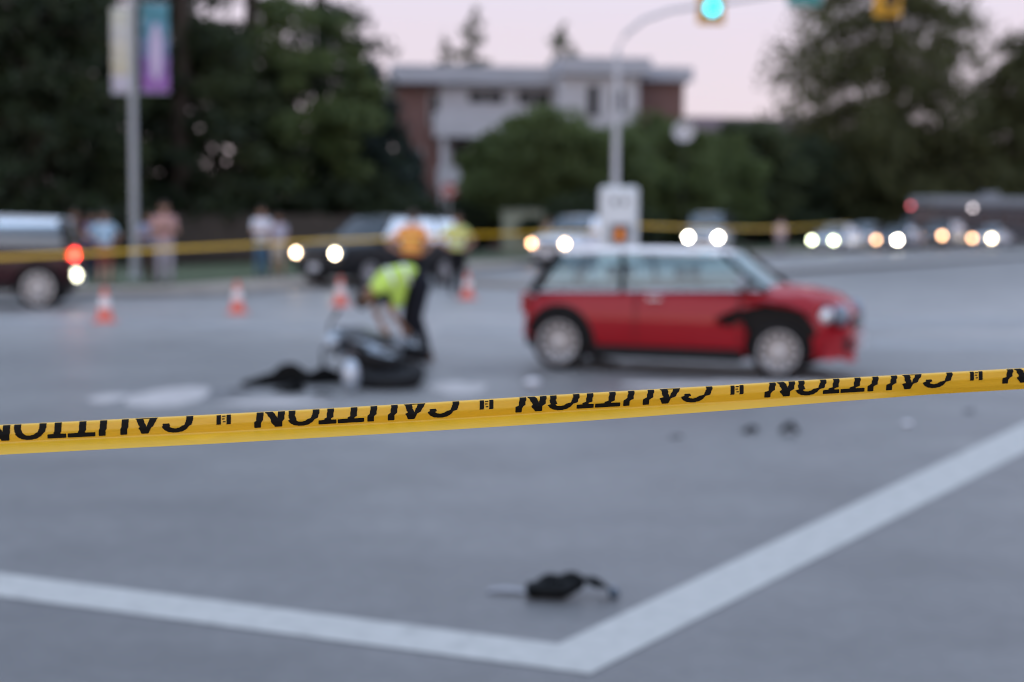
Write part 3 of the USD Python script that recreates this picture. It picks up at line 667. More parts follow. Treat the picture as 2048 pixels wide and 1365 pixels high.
car('suv', 'grey sport utility vehicle with amber headlights in front of the motorhome', 'car', (_p[0] + 1.0, _p[1] + 2.2, 0), rh, SUV, grey_paint, glass=pane_dark,
    lamps={-1: ('lamp_amber', 0.12), 1: ('lamp_amber', 0.14)}, group='cars queueing on the far road')
_p = gp(1972, 497)
car('sedan', 'silver sedan with amber and white headlights farthest right in the queue', 'car', (_p[0] + 1.0, _p[1] + 2.2, 0), rh, SEDAN, silver, glass=pane_mat('window_pane_pale5', (0.45, 0.52, 0.58), ior=2.2),
    lamps={-1: ('lamp_amber', 0.14), 1: ('lamp_cream', 0.15)}, group='cars queueing on the far road')
_p = gp(1838, 494)
car('van', 'dark grey van with one dim headlight in the second row before the motorhome', 'van', (_p[0] + 0.6, _p[1] + 2.2, 0), rh, VAN, grey_paint, glass=pane_dark, lamps={1: ('lamp_dim', 0.13)}, group='cars queueing on the far road')
_p = gp(1930, 492)
car('suv', 'black sport utility vehicle in the second row between the grey one and the silver sedan', 'car', (_p[0] + 0.8, _p[1] + 2.2, 0), rh, dict(SUV, zr=1.85), dark_paint, glass=pane_dark, group='cars queueing on the far road')
_p = gp(1722, 497)
car('sedan', 'silver sedan with lamps off tucked behind the pale blue sedan', 'car', (_p[0] + 0.8, _p[1] + 2.2, 0), rh, dict(SEDAN, zr=1.55), silver, glass=pane_mat('window_pane_pale3', (0.5, 0.55, 0.6), ior=2.2), group='cars queueing on the far road')
# motorhome / large truck behind the queue
def motorhome(loc, yaw):
    t = thing('motorhome', 'large dark motorhome with pale grey roof behind the queued cars', 'motorhome', loc, yaw)
    obj('body', box(-4.6, 4.1, -1.2, 1.2, 0.45, 2.75, 0.12), mat('coach_dark', (0.035, 0.035, 0.042), 0.4, coat=0.4), t)
    obj('roof', box(-4.7, 4.3, -1.25, 1.25, 2.752, 3.35, 0.1), mat('coach_roof', (0.20, 0.21, 0.23), 0.6), t)
    obj('roof_unit', box(-2.0, -0.9, -0.4, 0.4, 3.352, 3.7, 0.06), mat('coach_roof', (0.20, 0.21, 0.23), 0.6), t)
    obj('windscreen', box(4.102, 4.13, -1.05, 1.05, 1.45, 2.5), pane_dark, t)
    for i in range(5):
        for s in (-1, 1):
            x = -3.9 + i * 1.6
            obj('side_window', box(x, x + 1.2, s * 1.215 - 0.012, s * 1.215 + 0.012, 1.5, 2.3), pane_dark, t)
    for s in (-1, 1):
        for x in (2.9, -2.8):
            wheel_parts(t, (x, s * 1.03, 0.48), 0.48, 0.28, s, alloy)
        h = obj('headlight', xf(tm(Manifold.sphere(1.0, 16).scale([0.1, 0.16, 0.13])), (4.1, s * 0.92, 0.8)), lens_clear, t, smooth=True)
        obj('lamp', xf(lathe([(0.001, 0), (0.12, 0), (0.12, 0.012), (0.001, 0.016)], 20), (4.2, s * 0.92, 0.8), ry=math.pi / 2), MATS['lamp_dim' if s > 0 else 'lamp_warm'], h)
    m = obj('marker_lamp', xf(tm(Manifold.sphere(1.0, 12).scale([0.05, 0.16, 0.12])), (4.3, -1.0, 2.75)), MATS['lamp_dim_red'], t)
    obj('marker_lamp', xf(tm(Manifold.sphere(1.0, 12).scale([0.05, 0.16, 0.12])), (1.0, 1.30, 2.62)), MATS['lamp_dim'], t)
    obj('bumper', box(4.102, 4.32, -1.2, 1.2, 0.45, 0.72, 0.05), chrome, t)
motorhome((31.2, 104.0, 0), YAW(-0.93, -0.37))

# ------------------------------------------------------------------ traffic cones
cone_o = mat('cone_orange', (0.66, 0.145, 0.10), 0.5)
cone_w = mat('cone_white', (0.75, 0.72, 0.72), 0.45)
def make_cone(label, loc):
    t = thing('traffic_cone', label, 'traffic cone', loc, 0.2, 'traffic cones along the closed lane')
    H, r0, r1 = 0.56, 0.135, 0.028
    rz = lambda z: r0 + (r1 - r0) * (z - 0.03) / (H - 0.03)
    obj('base', box(-0.19, 0.19, -0.19, 0.19, 0, 0.032, 0.012), cone_o, t)
    obj('cone_body', lathe([(rz(0.03) + 0.01, 0.03), (rz(0.05), 0.05), (rz(0.22), 0.22), (r1, H), (r1 * 0.7, H + 0.004)], 24), cone_o, t, smooth=40)
    obj('reflective_band', lathe([(rz(0.24) + 0.003, 0.24), (rz(0.40) + 0.003, 0.40), (rz(0.40) - 0.01, 0.40), (rz(0.24) - 0.01, 0.24)], 24), cone_w, t, smooth=40)
    return t
cones = [(210, 645, 'orange traffic cone nearest the maroon pickup'), (475, 627, 'orange traffic cone standing between the banner pole and the black vehicle'),
         (681, 612, 'orange traffic cone in front of the black vehicle'), (935, 598, 'orange traffic cone at the feet of the standing officer')]
c0 = make_cone(cones[0][2], gp(*cones[0][:2]))
for px, py, lab in cones[1:]: dup(c0, lab, gp(px, py), 0.3)

# ------------------------------------------------------------------ people
skin = mat('skin', (0.42, 0.24, 0.17), 0.55)
SKN = {'light': skin, 'tan': mat('skin_tan', (0.32, 0.17, 0.11), 0.55)}
def cloth(name, c, **k): return mat('cloth_' + name, c, 0.85, spec=0.2, var=0.12, vscale=8, bump=0.3, bscale=30, **k)
def standing(H=1.75, arms='down', lean=0.0, stride=0.0, look=0.0):
    s = H / 1.75
    J = dict(pelvis=(0, 0, .96), belly=(0.01, 0, 1.10), chest=(0.0, 0, 1.30), neck=(0.0, 0, 1.49), head=(0.03, 0, 1.645))
    for k, y in (('l', 1), ('r', -1)):
        st = stride * y
        J['hip' + k] = (0, y * .09, .92); J['knee' + k] = (.03 + st * .5, y * .105, .50); J['ankle' + k] = (-.02 + st, y * .11, .085); J['toe' + k] = (.13 + st, y * .13, .035)
        J['sho' + k] = (0, y * .185, 1.42)
        if arms == 'down': J['elb' + k] = (-.03, y * .235, 1.14); J['wri' + k] = (.05, y * .24, .90)
        elif arms == 'hips': J['elb' + k] = (-.10, y * .40, 1.18); J['wri' + k] = (.05, y * .20, 1.03)
        elif arms == 'phone': J['elb' + k] = (.02, y * .26, 1.14); J['wri' + k] = (.26, y * .10, 1.28)
        elif arms == 'crossed': J['elb' + k] = (.06, y * .24, 1.15); J['wri' + k] = (.20, -y * .06, 1.20)
    J = {k: np.array(v, float) * s for k, v in J.items()}
    for k in J:
        if J[k][2] > 0.9 * s: J[k][0] += lean * (J[k][2] - 0.9 * s)
    return J
def hand_mesh(w, d, up, s, curl=0.5):
    """palm and five fingers, from the wrist w along d; up = back of the hand"""
    d = d / np.linalg.norm(d); up = up - d * (up @ d); up /= np.linalg.norm(up) + 1e-9; sd = np.cross(d, up)
    P = lambda a, b, c: w + (d * a + sd * b + up * c) * s
    parts = [Manifold.batch_hull([sph(P(0.01, 0.02, 0), 0.015 * s, 8), sph(P(0.01, -0.02, 0), 0.015 * s, 8), sph(P(0.09, 0.034, 0), 0.012 * s, 8), sph(P(0.09, -0.034, 0), 0.012 * s, 8)])]
    for i, (b, L) in enumerate(((0.033, .068), (0.011, .078), (-0.011, .073), (-0.032, .058))):
        p0 = P(0.085, b, 0); a = curl * 0.5
        p1 = P(0.085 + L * .45 * math.cos(a), b * 1.1, -L * .45 * math.sin(a)); a2 = curl * 1.4
        p2 = P(0.085 + L * .45 * math.cos(a) + L * .5 * math.cos(a2), b * 1.12, -L * .45 * math.sin(a) - L * .5 * math.sin(a2))
        parts += [cap(p0, p1, 0.0098 * s, 0.009 * s, 8), cap(p1, p2, 0.009 * s, 0.0075 * s, 8)]
    parts += [cap(P(0.025, 0.026, 0), P(0.06, 0.058, -0.012), 0.013 * s, 0.010 * s, 8), cap(P(0.06, 0.058, -0.012), P(0.09, 0.062, -0.026), 0.010 * s, 0.008 * s, 8)]
    return parts
def smooth_union(parts, edge, it=6):
    m = tm(Manifold.batch_boolean(parts, manifold3d.OpType.Add).refine_to_length(edge))
    m = trimesh.Trimesh(m.vertices, m.faces, process=True)
    trimesh.smoothing.filter_taubin(m, lamb=0.5, nu=0.53, iterations=it)
    return m
def person(label, loc, yaw, J, H=1.75, top=None, sleeves=0.5, legs=None, shorts=False, vest=None, hair='brown', tone='light', fine=0.022, helmet=None, long_hair=False, female=False, shoe=None, stripes=None, drape=None):
    s = H / 1.75
    t = thing('person', label, 'person', loc, yaw)
    sk = SKN[tone]; hw = 0.9 if female else 1.0
    R = dict(pelvis=.115, belly=.105, chest=.12, neck=.052, hip=.092, knee=.058, ankle=.040, toe=.034, sho=.062, elb=.042, wri=.030)
    r = lambda k: R[k] * s
    side_v = (J['shol'] - J['shor']); side_v /= np.linalg.norm(side_v)
    hd = J['head']; upv = hd - J['neck']; upv /= np.linalg.norm(upv)
    fwd = np.cross(side_v, upv); fwd /= np.linalg.norm(fwd); lat = np.cross(upv, fwd)
    def trunk(g, top_only=False):
        B = []
        wid = lambda k, w: [sph(J[k] + side_v * w * s, r(k) + g), sph(J[k] - side_v * w * s, r(k) + g)]
        B.append(Manifold.batch_hull(wid('pelvis', .055 if not female else .07) + wid('belly', .05 * hw)))
        B.append(Manifold.batch_hull(wid('belly', .05 * hw) + wid('chest', .075 * hw)))
        B.append(Manifold.batch_hull(wid('chest', .075 * hw) + [sph(J['shol'], r('sho') * .9 + g), sph(J['shor'], r('sho') * .9 + g), sph(J['neck'] - upv * .05 * s, r('neck') + g)]))
        return B
    def arm(k, g, upto=2.0):
        a, b, c = J['sho' + k], J['elb' + k], J['wri' + k]
        B = [cap(a, a + (b - a) * min(upto, 1.0), r('sho') * .92 + g, r('elb') + g + (1 - min(upto, 1)) * .015 * s)]
        if upto > 1: B.append(cap(b, b + (c - b) * min(upto - 1, 1.0), r('elb') + g, r('wri') + g))
        return B
    def leg(k, g, upto=2.0):
        a, b, c = J['hip' + k], J['knee' + k], J['ankle' + k]
        B = [cap(a, a + (b - a) * min(upto, 1.0), r('hip') + g, r('knee') + g)]
        if upto > 1:
            calf = b * .7 + c * .3 + np.array([-.012 * s, 0, 0])
            B += [cap(b, calf, r('knee') + g, .056 * s + g), cap(calf, b + (c - b) * min(upto - 1, 1.0), .056 * s + g, r('ankle') + g)]
        return B
    hp = lambda a, b, c: hd + (fwd * a + lat * b + upv * c) * s
    head = [Manifold.batch_hull([sph(hp(-.015, 0, .035), .088 * s), sph(hp(.02, 0, .03), .078 * s), sph(hp(.035, 0, -.06), .048 * s), sph(hp(.055, 0, -.085), .024 * s)]),
            Manifold.batch_hull([sph(hp(.090, 0, .015), .009 * s, 8), sph(hp(.108, 0, -.028), .014 * s, 8), sph(hp(.085, 0, -.030), .016 * s, 8)]),
            Manifold.batch_hull([sph(hp(.084, .022, -.062), .009 * s, 8), sph(hp(.084, -.022, -.062), .009 * s, 8), sph(hp(.088, 0, -.060), .010 * s, 8)]),
            cap(J['neck'] - upv * .05 * s, hp(-.02, 0, -.03), r('neck'), .05 * s)]
    for q in (-1, 1):
        head.append(Manifold.batch_hull([sph(hp(-.005, q * .083, .03), .016 * s, 8), sph(hp(0, q * .083, -.025), .010 * s, 8), sph(hp(-.018, q * .090, .02), .010 * s, 8)]))
    B = trunk(0.0) + head
    for k in 'lr':
        B += arm(k, 0.0) + leg(k, 0.0) + [cap(J['ankle' + k], J['toe' + k], r('ankle'), r('toe'))]
        d = J['wri' + k] - J['elb' + k]
        B += hand_mesh(J['wri' + k], d, (1 if k == 'l' else -1) * side_v + 0.2 * fwd, s, 0.6)
    obj('body', smooth_union(B, fine, 4), sk, t, smooth=True)
    if top is not None:
        S = trunk(.016 * s)
        for k in 'lr':
            if sleeves > 0: S += arm(k, .014 * s, sleeves)
        m = smooth_union(S, .04, 5)
        zc = J['pelvis'] - (J['belly'] - J['pelvis']) * 0.35
        obj('shirt', m, top, t, smooth=True)
    if vest is not None:
        obj('safety_vest', smooth_union(trunk(.030 * s)[1:] + (drape or []), .04, 4), vest, t, smooth=True)
        if stripes is not None:
            c0, c1 = J['belly'], J['chest']; ax = (c1 - c0) / np.linalg.norm(c1 - c0); f2 = np.cross(side_v, ax)
            for cc, ww in ((c0 + ax * .03 * s, .05), (c1, .072)):
                rr = (R['belly'] + .034) * s if ww < .06 else (R['chest'] + .034) * s
                ring = []
                for q in np.linspace(0, 2 * math.pi, 29):
                    o = side_v * (ww * s * np.sign(math.cos(q)) * min(1, abs(math.cos(q)) * 3) + rr * math.cos(q)) + f2 * rr * math.sin(q)
                    ring.append([cc + o * 1.01 - ax * .026 * s, cc + o * 1.01 + ax * .026 * s])
                ring = np.array(ring); v = ring.reshape(-1, 3); f = [[2 * i, 2 * i + 2, 2 * i + 3] for i in range(28)] + [[2 * i, 2 * i + 3, 2 * i + 1] for i in range(28)]
                obj('reflective_stripe', trimesh.Trimesh(v, np.array(f), process=False), stripes, t)
    if legs is not None:
        L = [Manifold.batch_hull([sph(J['pelvis'] + side_v * .055 * s, r('pelvis') + .019 * s), sph(J['pelvis'] - side_v * .055 * s, r('pelvis') + .019 * s), sph(J['hipl'], r('hip') + .016 * s), sph(J['hipr'], r('hip') + .016 * s)])]
        for k in 'lr': L += leg(k, .017 * s, 0.95 if shorts else 1.97)
        obj('shorts' if shorts else 'trousers', smooth_union(L, .04, 5), legs, t, smooth=True)
    for k in 'lr':
        a, b = J['ankle' + k], J['toe' + k]; dd = b - a; dd[2] = 0; dd /= np.linalg.norm(dd)
        m = Manifold.batch_hull([sph(a - dd * .045 * s + [0, 0, -.04 * s], .040 * s), sph(a + [0, 0, .0], .047 * s), sph(b + dd * .05 * s, .036 * s), sph(b, .043 * s)])
        m = m.trim_by_plane([0, 0, 1], 0.002)
        obj('shoe', tm(m), shoe or mat('shoe_dark', (0.03, 0.028, 0.027), 0.6), t, smooth=40)
    hm = mat('hair_' + hair, {'brown': (0.035, 0.02, 0.012), 'black': (0.01, 0.009, 0.009), 'blond': (0.22, 0.13, 0.05), 'grey': (0.2, 0.19, 0.18)}[hair], 0.6, bump=0.6, bscale=60)
    hb = [Manifold.batch_hull([sph(hp(-.028, 0, .045), .092 * s), sph(hp(.02, 0, .062), .080 * s), sph(hp(-.045, 0, .0), .075 * s)])]
    if long_hair: hb.append(Manifold.batch_hull([sph(hp(-.05, .05, 0), .05 * s), sph(hp(-.05, -.05, 0), .05 * s), sph(hp(-.06, 0, -.20), .06 * s)]))
    obj('hair', smooth_union(hb, .03, 2), hm, t, smooth=True)
    if helmet is not None:
        obj('helmet', smooth_union([Manifold.batch_hull([sph(hp(-.02, 0, .07), .105 * s), sph(hp(.02, 0, .07), .10 * s)]).trim_by_plane(list(map(float, upv)), float(hd @ upv + .04 * s))], .03, 1), helmet, t, smooth=True)
    for q in (-1, 1):
        obj('eye', tm(sph(hp(.080, q * .033, .012), .0125 * s, 8)), mat('eye_dark', (0.05, 0.04, 0.035), 0.2), t)
    return t
hv_lime = mat('hi_vis_lime', (0.50, 0.70, 0.10), 0.7, var=0.1)
hv_orange = mat('hi_vis_orange', (0.72, 0.26, 0.06), 0.7, var=0.1)
hv_yellow = mat('hi_vis_pale_yellow', (0.55, 0.60, 0.20), 0.7, var=0.1)
reflect_m = mat('reflective_stripe', (0.62, 0.65, 0.66), 0.3)
navy = cloth('navy', (0.009, 0.010, 0.016)); blackc = cloth('black', (0.007, 0.007, 0.009))
FACE = lambda dx, dy: math.atan2(dy, dx)
# the worker bending over the wreck, head to the left
def bent():
    J = dict(pelvis=(-0.02, 0, .93), belly=(0.12, 0, 1.02), chest=(0.33, 0, .96), neck=(0.51, 0, .86), head=(0.62, 0, .75))
    for k, y in (('l', 1), ('r', -1)):
        J['hip' + k] = (-.04, y * .09, .89); J['knee' + k] = (.06 - y * .03, y * .12, .51); J['ankle' + k] = (-.03 - y * .08, y * .14, .085); J['toe' + k] = (.12 - y * .08, y * .16, .035)
        J['sho' + k] = (0.45, y * .185, .86); J['elb' + k] = (0.40 - y * .06, y * .22, .60); J['wri' + k] = (0.28 - y * .10, y * .12, .40)
    return {k: np.array(v, float) for k, v in J.items()}
_p = gp(838, 722)
person('person in lime safety vest and dark trousers bending over the wrecked motorcycle', (_p[0] - 0.03, _p[1], 0), FACE(-1, -0.25), bent(), top=navy, sleeves=0.55, legs=navy, vest=hv_lime, hair='brown', tone='tan', fine=0.018, drape=[Manifold.batch_hull([sph((.40, y, .90), .10) for y in (-.12, .12)] + [sph((.20, y, .98), .10) for y in (-.10, .10)] + [sph((.33, y, .66), .045) for y in (-.14, .14)] + [sph((.22, y, .70), .045) for y in (-.12, .12)])], shoe=mat('boot_tan', (0.16, 0.09, 0.06), 0.7), stripes=reflect_m)
_p = gp(822, 622)
J = standing(1.80, 'hips', lean=0.10)
person('person in orange safety vest and black trousers standing behind the bending worker', (_p[0], _p[1], 0), FACE(0.3, 1), J, 1.80, top=hv_orange, sleeves=0.6, legs=blackc, vest=hv_orange, hair='brown', stripes=mat('vest_yellow', (0.80, 0.55, 0.08), 0.6))
_p = gp(913, 588)
person('officer in pale yellow safety vest and black trousers standing beside the cone', (_p[0], _p[1], 0), FACE(0.2, -1), standing(1.76, 'hips'), 1.76, top=hv_yellow, sleeves=0.6, legs=blackc, vest=hv_yellow, hair='brown', stripes=reflect_m)
crowd = [
    (152, 566, 1.66, 'person in dull red top standing behind the maroon pickup', dict(top=cloth('dull_red', (0.16, 0.07, 0.07)), legs=blackc, arms='phone', hair='brown', face=(0.5, -1))),
    (184, 563, 1.60, 'person in blue shirt beside the one in pale blue', dict(top=cloth('blue', (0.05, 0.13, 0.28)), legs=cloth('dark_denim', (0.02, 0.03, 0.06)), arms='down', hair='black', face=(0.2, -1))),
    (210, 572, 1.64, 'person in pale blue shirt and red shorts left of the banner pole', dict(top=cloth('pale_blue', (0.36, 0.50, 0.62)), legs=cloth('rust', (0.22, 0.06, 0.05)), arms='hips', hair='black', shorts=True, face=(0.6, -1))),
    (298, 566, 1.62, 'person in grey blue shirt just right of the banner pole', dict(top=cloth('grey_blue', (0.22, 0.25, 0.36)), legs=cloth('brown', (0.06, 0.04, 0.035)), arms='crossed', hair='brown', tone='tan', face=(0.4, -1))),
    (330, 570, 1.86, 'tall person in pinkish top and pale grey trousers by the banner pole', dict(top=cloth('dusty_pink', (0.42, 0.25, 0.24)), legs=cloth('pale_grey', (0.34, 0.32, 0.36)), arms='phone', hair='brown', face=(0.2, -1))),
    (524, 556, 1.78, 'person in white shirt and blue jeans watching from the pavement', dict(top=cloth('white', (0.68, 0.70, 0.78)), legs=cloth('jeans', (0.07, 0.14, 0.22)), arms='crossed', hair='brown', face=(0.5, -1))),
    (557, 556, 1.62, 'person in pale top and cream shorts beside the one in jeans', dict(top=cloth('lavender', (0.40, 0.38, 0.46)), legs=cloth('cream', (0.46, 0.40, 0.33)), shorts=True, arms='down', hair='brown', tone='tan', face=(0.3, -1), female=True, long_hair=True)),
    (1560, 512, 1.75, 'person in pinkish white shirt standing between the van and the blue sedan', dict(top=cloth('pink_white', (0.60, 0.45, 0.46)), legs=cloth('grey', (0.25, 0.24, 0.26)), arms='down', hair='brown', face=(0, -1))),
    (1096, 520, 1.72, 'person in tan jacket standing by the greenish kiosk', dict(top=cloth('tan', (0.34, 0.24, 0.17)), legs=blackc, arms='down', hair='brown', face=(0.2, -1))),
]
for px, py, H, lab, kw in crowd:
    kw = dict(kw); arms, face = kw.pop('arms'), kw.pop('face'); p = gp(px, py, 0.12 if px < 1000 else 0.0)
    person(lab, p, FACE(*face), standing(H, arms), H, sleeves=0.6, fine=0.04, **kw)

# ------------------------------------------------------------------ the wrecked motorcycle and scattered pieces
bike_black = mat('bike_black', (0.008, 0.009, 0.011), 0.4, coat=0.15, spec=0.25)
plastic = mat('fairing_plastic', (0.004, 0.0045, 0.005), 0.6, bump=0.2, spec=0.1)
bike_blue = mat('bike_blue_grey', (0.035, 0.055, 0.08), 0.35, coat=0.5)
steel = mat('bare_steel', (0.42, 0.47, 0.52), 0.35, metal=0.8)
def motorcycle(loc, yaw, tilt):
    t = thing('motorcycle', 'wrecked black motorcycle lying on its side in front of the bending worker', 'motorcycle', loc, yaw)
    X = lambda m: xf(m, (0, 0, 0.17), rx=tilt)
    def mob(n, m, ma, par=t, **k): return obj(n, X(m if not isinstance(m, list) else cat_m(m)), ma, par, **k)
    for wx, nm in ((0.70, 'wheel'), (-0.68, 'wheel')):
        w = thing_part('wheel', t)
        r, wd = 0.30, 0.15
        ring = lathe([(r * 0.62, -wd * .42), (r * 0.9, -wd / 2), (r, -wd * .2), (r, wd * .2), (r * .9, wd / 2), (r * .62, wd * .42)], 30, ring=True)
        mob('tyre', xf(ring, (wx, 0, 0.30), rx=math.pi / 2), rubber, w, smooth=50)
        rim = [xf(lathe([(r * .55, -.03), (r * .64, -.03), (r * .64, .03), (r * .55, .03)], 26, ring=True), (wx, 0, .3), rx=math.pi / 2)]
        for i in range(6):
            rim.append(xf(xf(xf(box(.03, .19, -.012, .012, -.012, .012), rz=i * math.pi / 3), rx=math.pi / 2), (wx, 0, .3)))
        rim.append(xf(lathe([(.001, -.05), (.045, -.05), (.045, .05), (.001, .05)], 14), (wx, 0, .3), rx=math.pi / 2))
        mob('rim', rim, steel, w)
        mob('brake_disc', xf(lathe([(.07, -.003), (.15, -.003), (.15, .003), (.07, .003)], 24, ring=True), (wx, 0.07, .3), rx=math.pi / 2), steel, w)
    for s in (-1, 1):
        mob('fork_leg', capm((0.70, s * .095, .30), (0.42, s * .095, .86), .026, .03), steel)
        mob('handlebar', tube([(0.38, 0, .92), (0.36, s * .16, .96), (0.28, s * .28, .93)], .014, 8), bike_black)
        mob('grip', capm((0.31, s * .22, .945), (0.27, s * .31, .925), .02), rubber)
        mob('swingarm', capm((-0.68, s * .10, .30), (-0.15, s * .09, .36), .022, .03), steel)
        mob('foot_peg', capm((-.12, s * .12, .30), (-.13, s * .24, .30), .012), steel)
    mob('fuel_tank', smooth_union([Manifold.batch_hull([sph((.24, .06, .80), .10), sph((.24, -.06, .80), .10), sph((-.10, .04, .74), .07), sph((-.10, -.04, .74), .07), sph((.2, 0, .68), .1)])], .03, 3), bike_blue, smooth=True)
    mob('seat', smooth_union([Manifold.batch_hull([sph((-.12, .07, .74), .055), sph((-.12, -.07, .74), .055), sph((-.55, .06, .80), .05), sph((-.55, -.06, .80), .05)])], .03, 3), bike_black, smooth=True)
    mob('tail_fairing', smooth_union([Manifold.batch_hull([sph((-.4, .08, .70), .05), sph((-.4, -.08, .70), .05), sph((-.86, 0, .82), .04)])], .03, 2), bike_black, smooth=True)
    mob('engine', [box(-.18, .24, -.17, .17, .22, .46, .04), xf(box(-.1, .1, -.12, .12, 0, .24, .03), (.10, 0, .42), ry=.5)] , mat('engine_metal', (.20, .22, .24), .45, metal=.7))
    for i in range(5): mob('cooling_fin', xf(box(-.125, .125, -.14, .14, .03 + i * .04, .045 + i * .04), (.10, 0, .42), ry=.5), steel)
    mob('exhaust', tube([(.22, -.14, .36), (.30, -.16, .22), (0, -.17, .17), (-.30, -.19, .26)], .025, 8), steel)
    mob('silencer', capm((-.34, -.20, .28), (-.80, -.22, .44), .06, .065), mat('silencer_bright', (.45, .50, .56), .35, metal=.7))
    mob('frame_rail', [tube([(.40, y, .84), (.0, y, .56), (-.2, y, .34)], .022, 8) for y in (-.13, .13)], bike_black)
    mob('headlight', smooth_union([Manifold.batch_hull([sph((.52, 0, .84), .10), sph((.42, 0, .84), .09)])], .03, 1), steel, smooth=True)
    mob('side_fairing', torn([(.60, .14, .86), (.2, .20, .72), (-.15, .17, .62)], [(.62, .15, .48), (.25, .21, .30), (-.1, .17, .28)], 4, .05), bike_black, smooth=True)
    mob('front_fender', grid_patch(lambda u, v: (0.70 + .33 * math.cos(.5 + 1.7 * u), (v - .5) * .15, .30 + .33 * math.sin(.5 + 1.7 * u)), 10, 4), bike_black, smooth=True)
    return t
_p = gp(752, 772)
motorcycle((_p[0] + 0.38, _p[1] + 0.85, 0), math.radians(-97), math.radians(74))
_p = gp(778, 772)
t = thing('loose_wheel', 'black motorcycle wheel lying flat on the road beside the wreck', 'wheel', (_p[0], _p[1] - 0.05, 0.0), 0.0)
rr = lathe([(.22, .03), (.33, .02), (.37, .09), (.36, .16), (.24, .19), (.21, .11)], 34, ring=True)
obj('tyre', xf(rr, (0, 0, 0.02), rx=0.22), rubber, t, smooth=50)
obj('rim', xf(lathe([(.02, .07), (.215, .07), (.215, .14), (.05, .13), (.02, .15)], 26), (0, 0, 0.02), rx=0.22), bike_black, t, smooth=40)
_p = gp(702, 786)
t = thing('lamp_housing', 'upright silver oval motorcycle lamp housing at the left end of the wreck', 'lamp housing', (_p[0], _p[1], 0), 0.2)
obj('shell', xf(tm(Manifold.sphere(1, 24).scale([.085, .085, .165])), (0, 0, .165)), mat('silencer_bright', (.45, .50, .56), .35, metal=.7), t, smooth=True)
obj('mounting_ring', xf(lathe([(.095, -.02), (.12, -.02), (.12, .02), (.095, .02)], 22, ring=True), (0, .05, .18), rx=math.pi / 2), bike_black, t, smooth=40)
for (px, py, L, Wd, h, rot, seed, lab) in (
        (540, 770, 0.52, 0.36, .11, 0.15, 1, 'flat black fairing shard lying farthest left of the wreck'),
        (592, 764, 0.50, 0.40, .19, -0.4, 2, 'curved black fairing panel in the middle of the dark debris row'),
        (645, 766, 0.46, 0.36, .16, 0.3, 3, 'black fairing panel touching the left side of the wreck'),
        (585, 784, 0.26, 0.22, .09, 0.8, 4, 'small dark plastic piece in front of the fairing panels'),
        (480, 783, 0.16, 0.10, .02, 0.2, 5, 'thin grey plastic scrap left of the fairing shards'),
        (648, 791, 0.20, 0.13, .03, -0.7, 6, 'small dark plastic chip below the silver lamp housing'),
        (1500, 866, 0.11, 0.09, .05, 0.5, 7, 'small dark plastic lump left of the pair on the open asphalt'),
        (1578, 868, 0.12, 0.10, .09, -0.3, 8, 'small dark plastic lump right of the pair on the open asphalt'),
        (1352, 876, 0.08, 0.06, .015, 0.2, 9, 'faint grey chip lying just under the tape middle'),
        (1940, 826, 0.09, 0.07, .03, 0.9, 10, 'grey plastic chip near the upper end of the white line'),
        (1190, 800, 0.10, 0.05, .03, 0.9, 11, 'dark splinter on the asphalt before the red car sill')):
    p = gp(px, py)
    def fn(u, v):
        x, y = (u - .5) * L, (v - .5) * Wd * (1 - .5 * u)
        return np.array([x + .02 * math.sin(7 * v + seed), y, .012 + h * math.sin(math.pi * min(1, u * .9 + .05)) * (1 - .6 * v) + .03 * L * (meshkit.noise(np.array([[x * 14, y * 14, seed]]), seed)[0])])
    g = grid_patch(fn, 12, 7); b = grid_patch(lambda u, v: fn(u, v) - np.array([0, 0, .010]), 12, 7)
    if seed in (1, 2, 3, 4): b = trimesh.Trimesh(np.c_[g.vertices[:, :2] * [1.06, 1.1], np.full(len(g.vertices), .004)], g.faces, process=False)
    e = [i * 7 for i in range(12)] + [77 + j for j in range(1, 7)] + [i * 7 + 6 for i in range(10, -1, -1)] + [j for j in range(5, 0, -1)]
    ne = len(e); rim = trimesh.Trimesh(np.vstack([g.vertices[e], b.vertices[e]]), [t_ for i in range(ne) for t_ in ([i, (i + 1) % ne, ne + (i + 1) % ne], [i, ne + (i + 1) % ne, ne + i])], process=False)
    obj('debris_piece', xf(cat_m([g, rim, trimesh.Trimesh(b.vertices, b.faces[:, ::-1], process=False)]), (p[0], p[1], 0.0), rz=rot), mat('plastic_grey', (.10, .105, .12), .5) if seed in (5, 9, 10) else plastic, smooth=True, label=lab, cat='debris', group='plastic fragments on the road')
for (px, py, r, lab) in ((1815, 852, .045, 'pale plastic disc lying right of the dark lumps'), (1066, 772, .085, 'crumpled white scrap beside the rear wheel of the red car')):
    p = gp(px, py)
    m = tm(Manifold.sphere(1, 18).scale([r, r * .9, r * .45]).refine(2)); v = m.vertices * (1 + .3 * (meshkit.noise(m.vertices * 30, 3)[:, None] - .5))
    obj('white_scrap', trimesh.Trimesh(v + [p[0], p[1], r * .42], m.faces, process=False), mat('scrap_white', (.62, .62, .66), .5), smooth=True, label=lab, cat='debris')
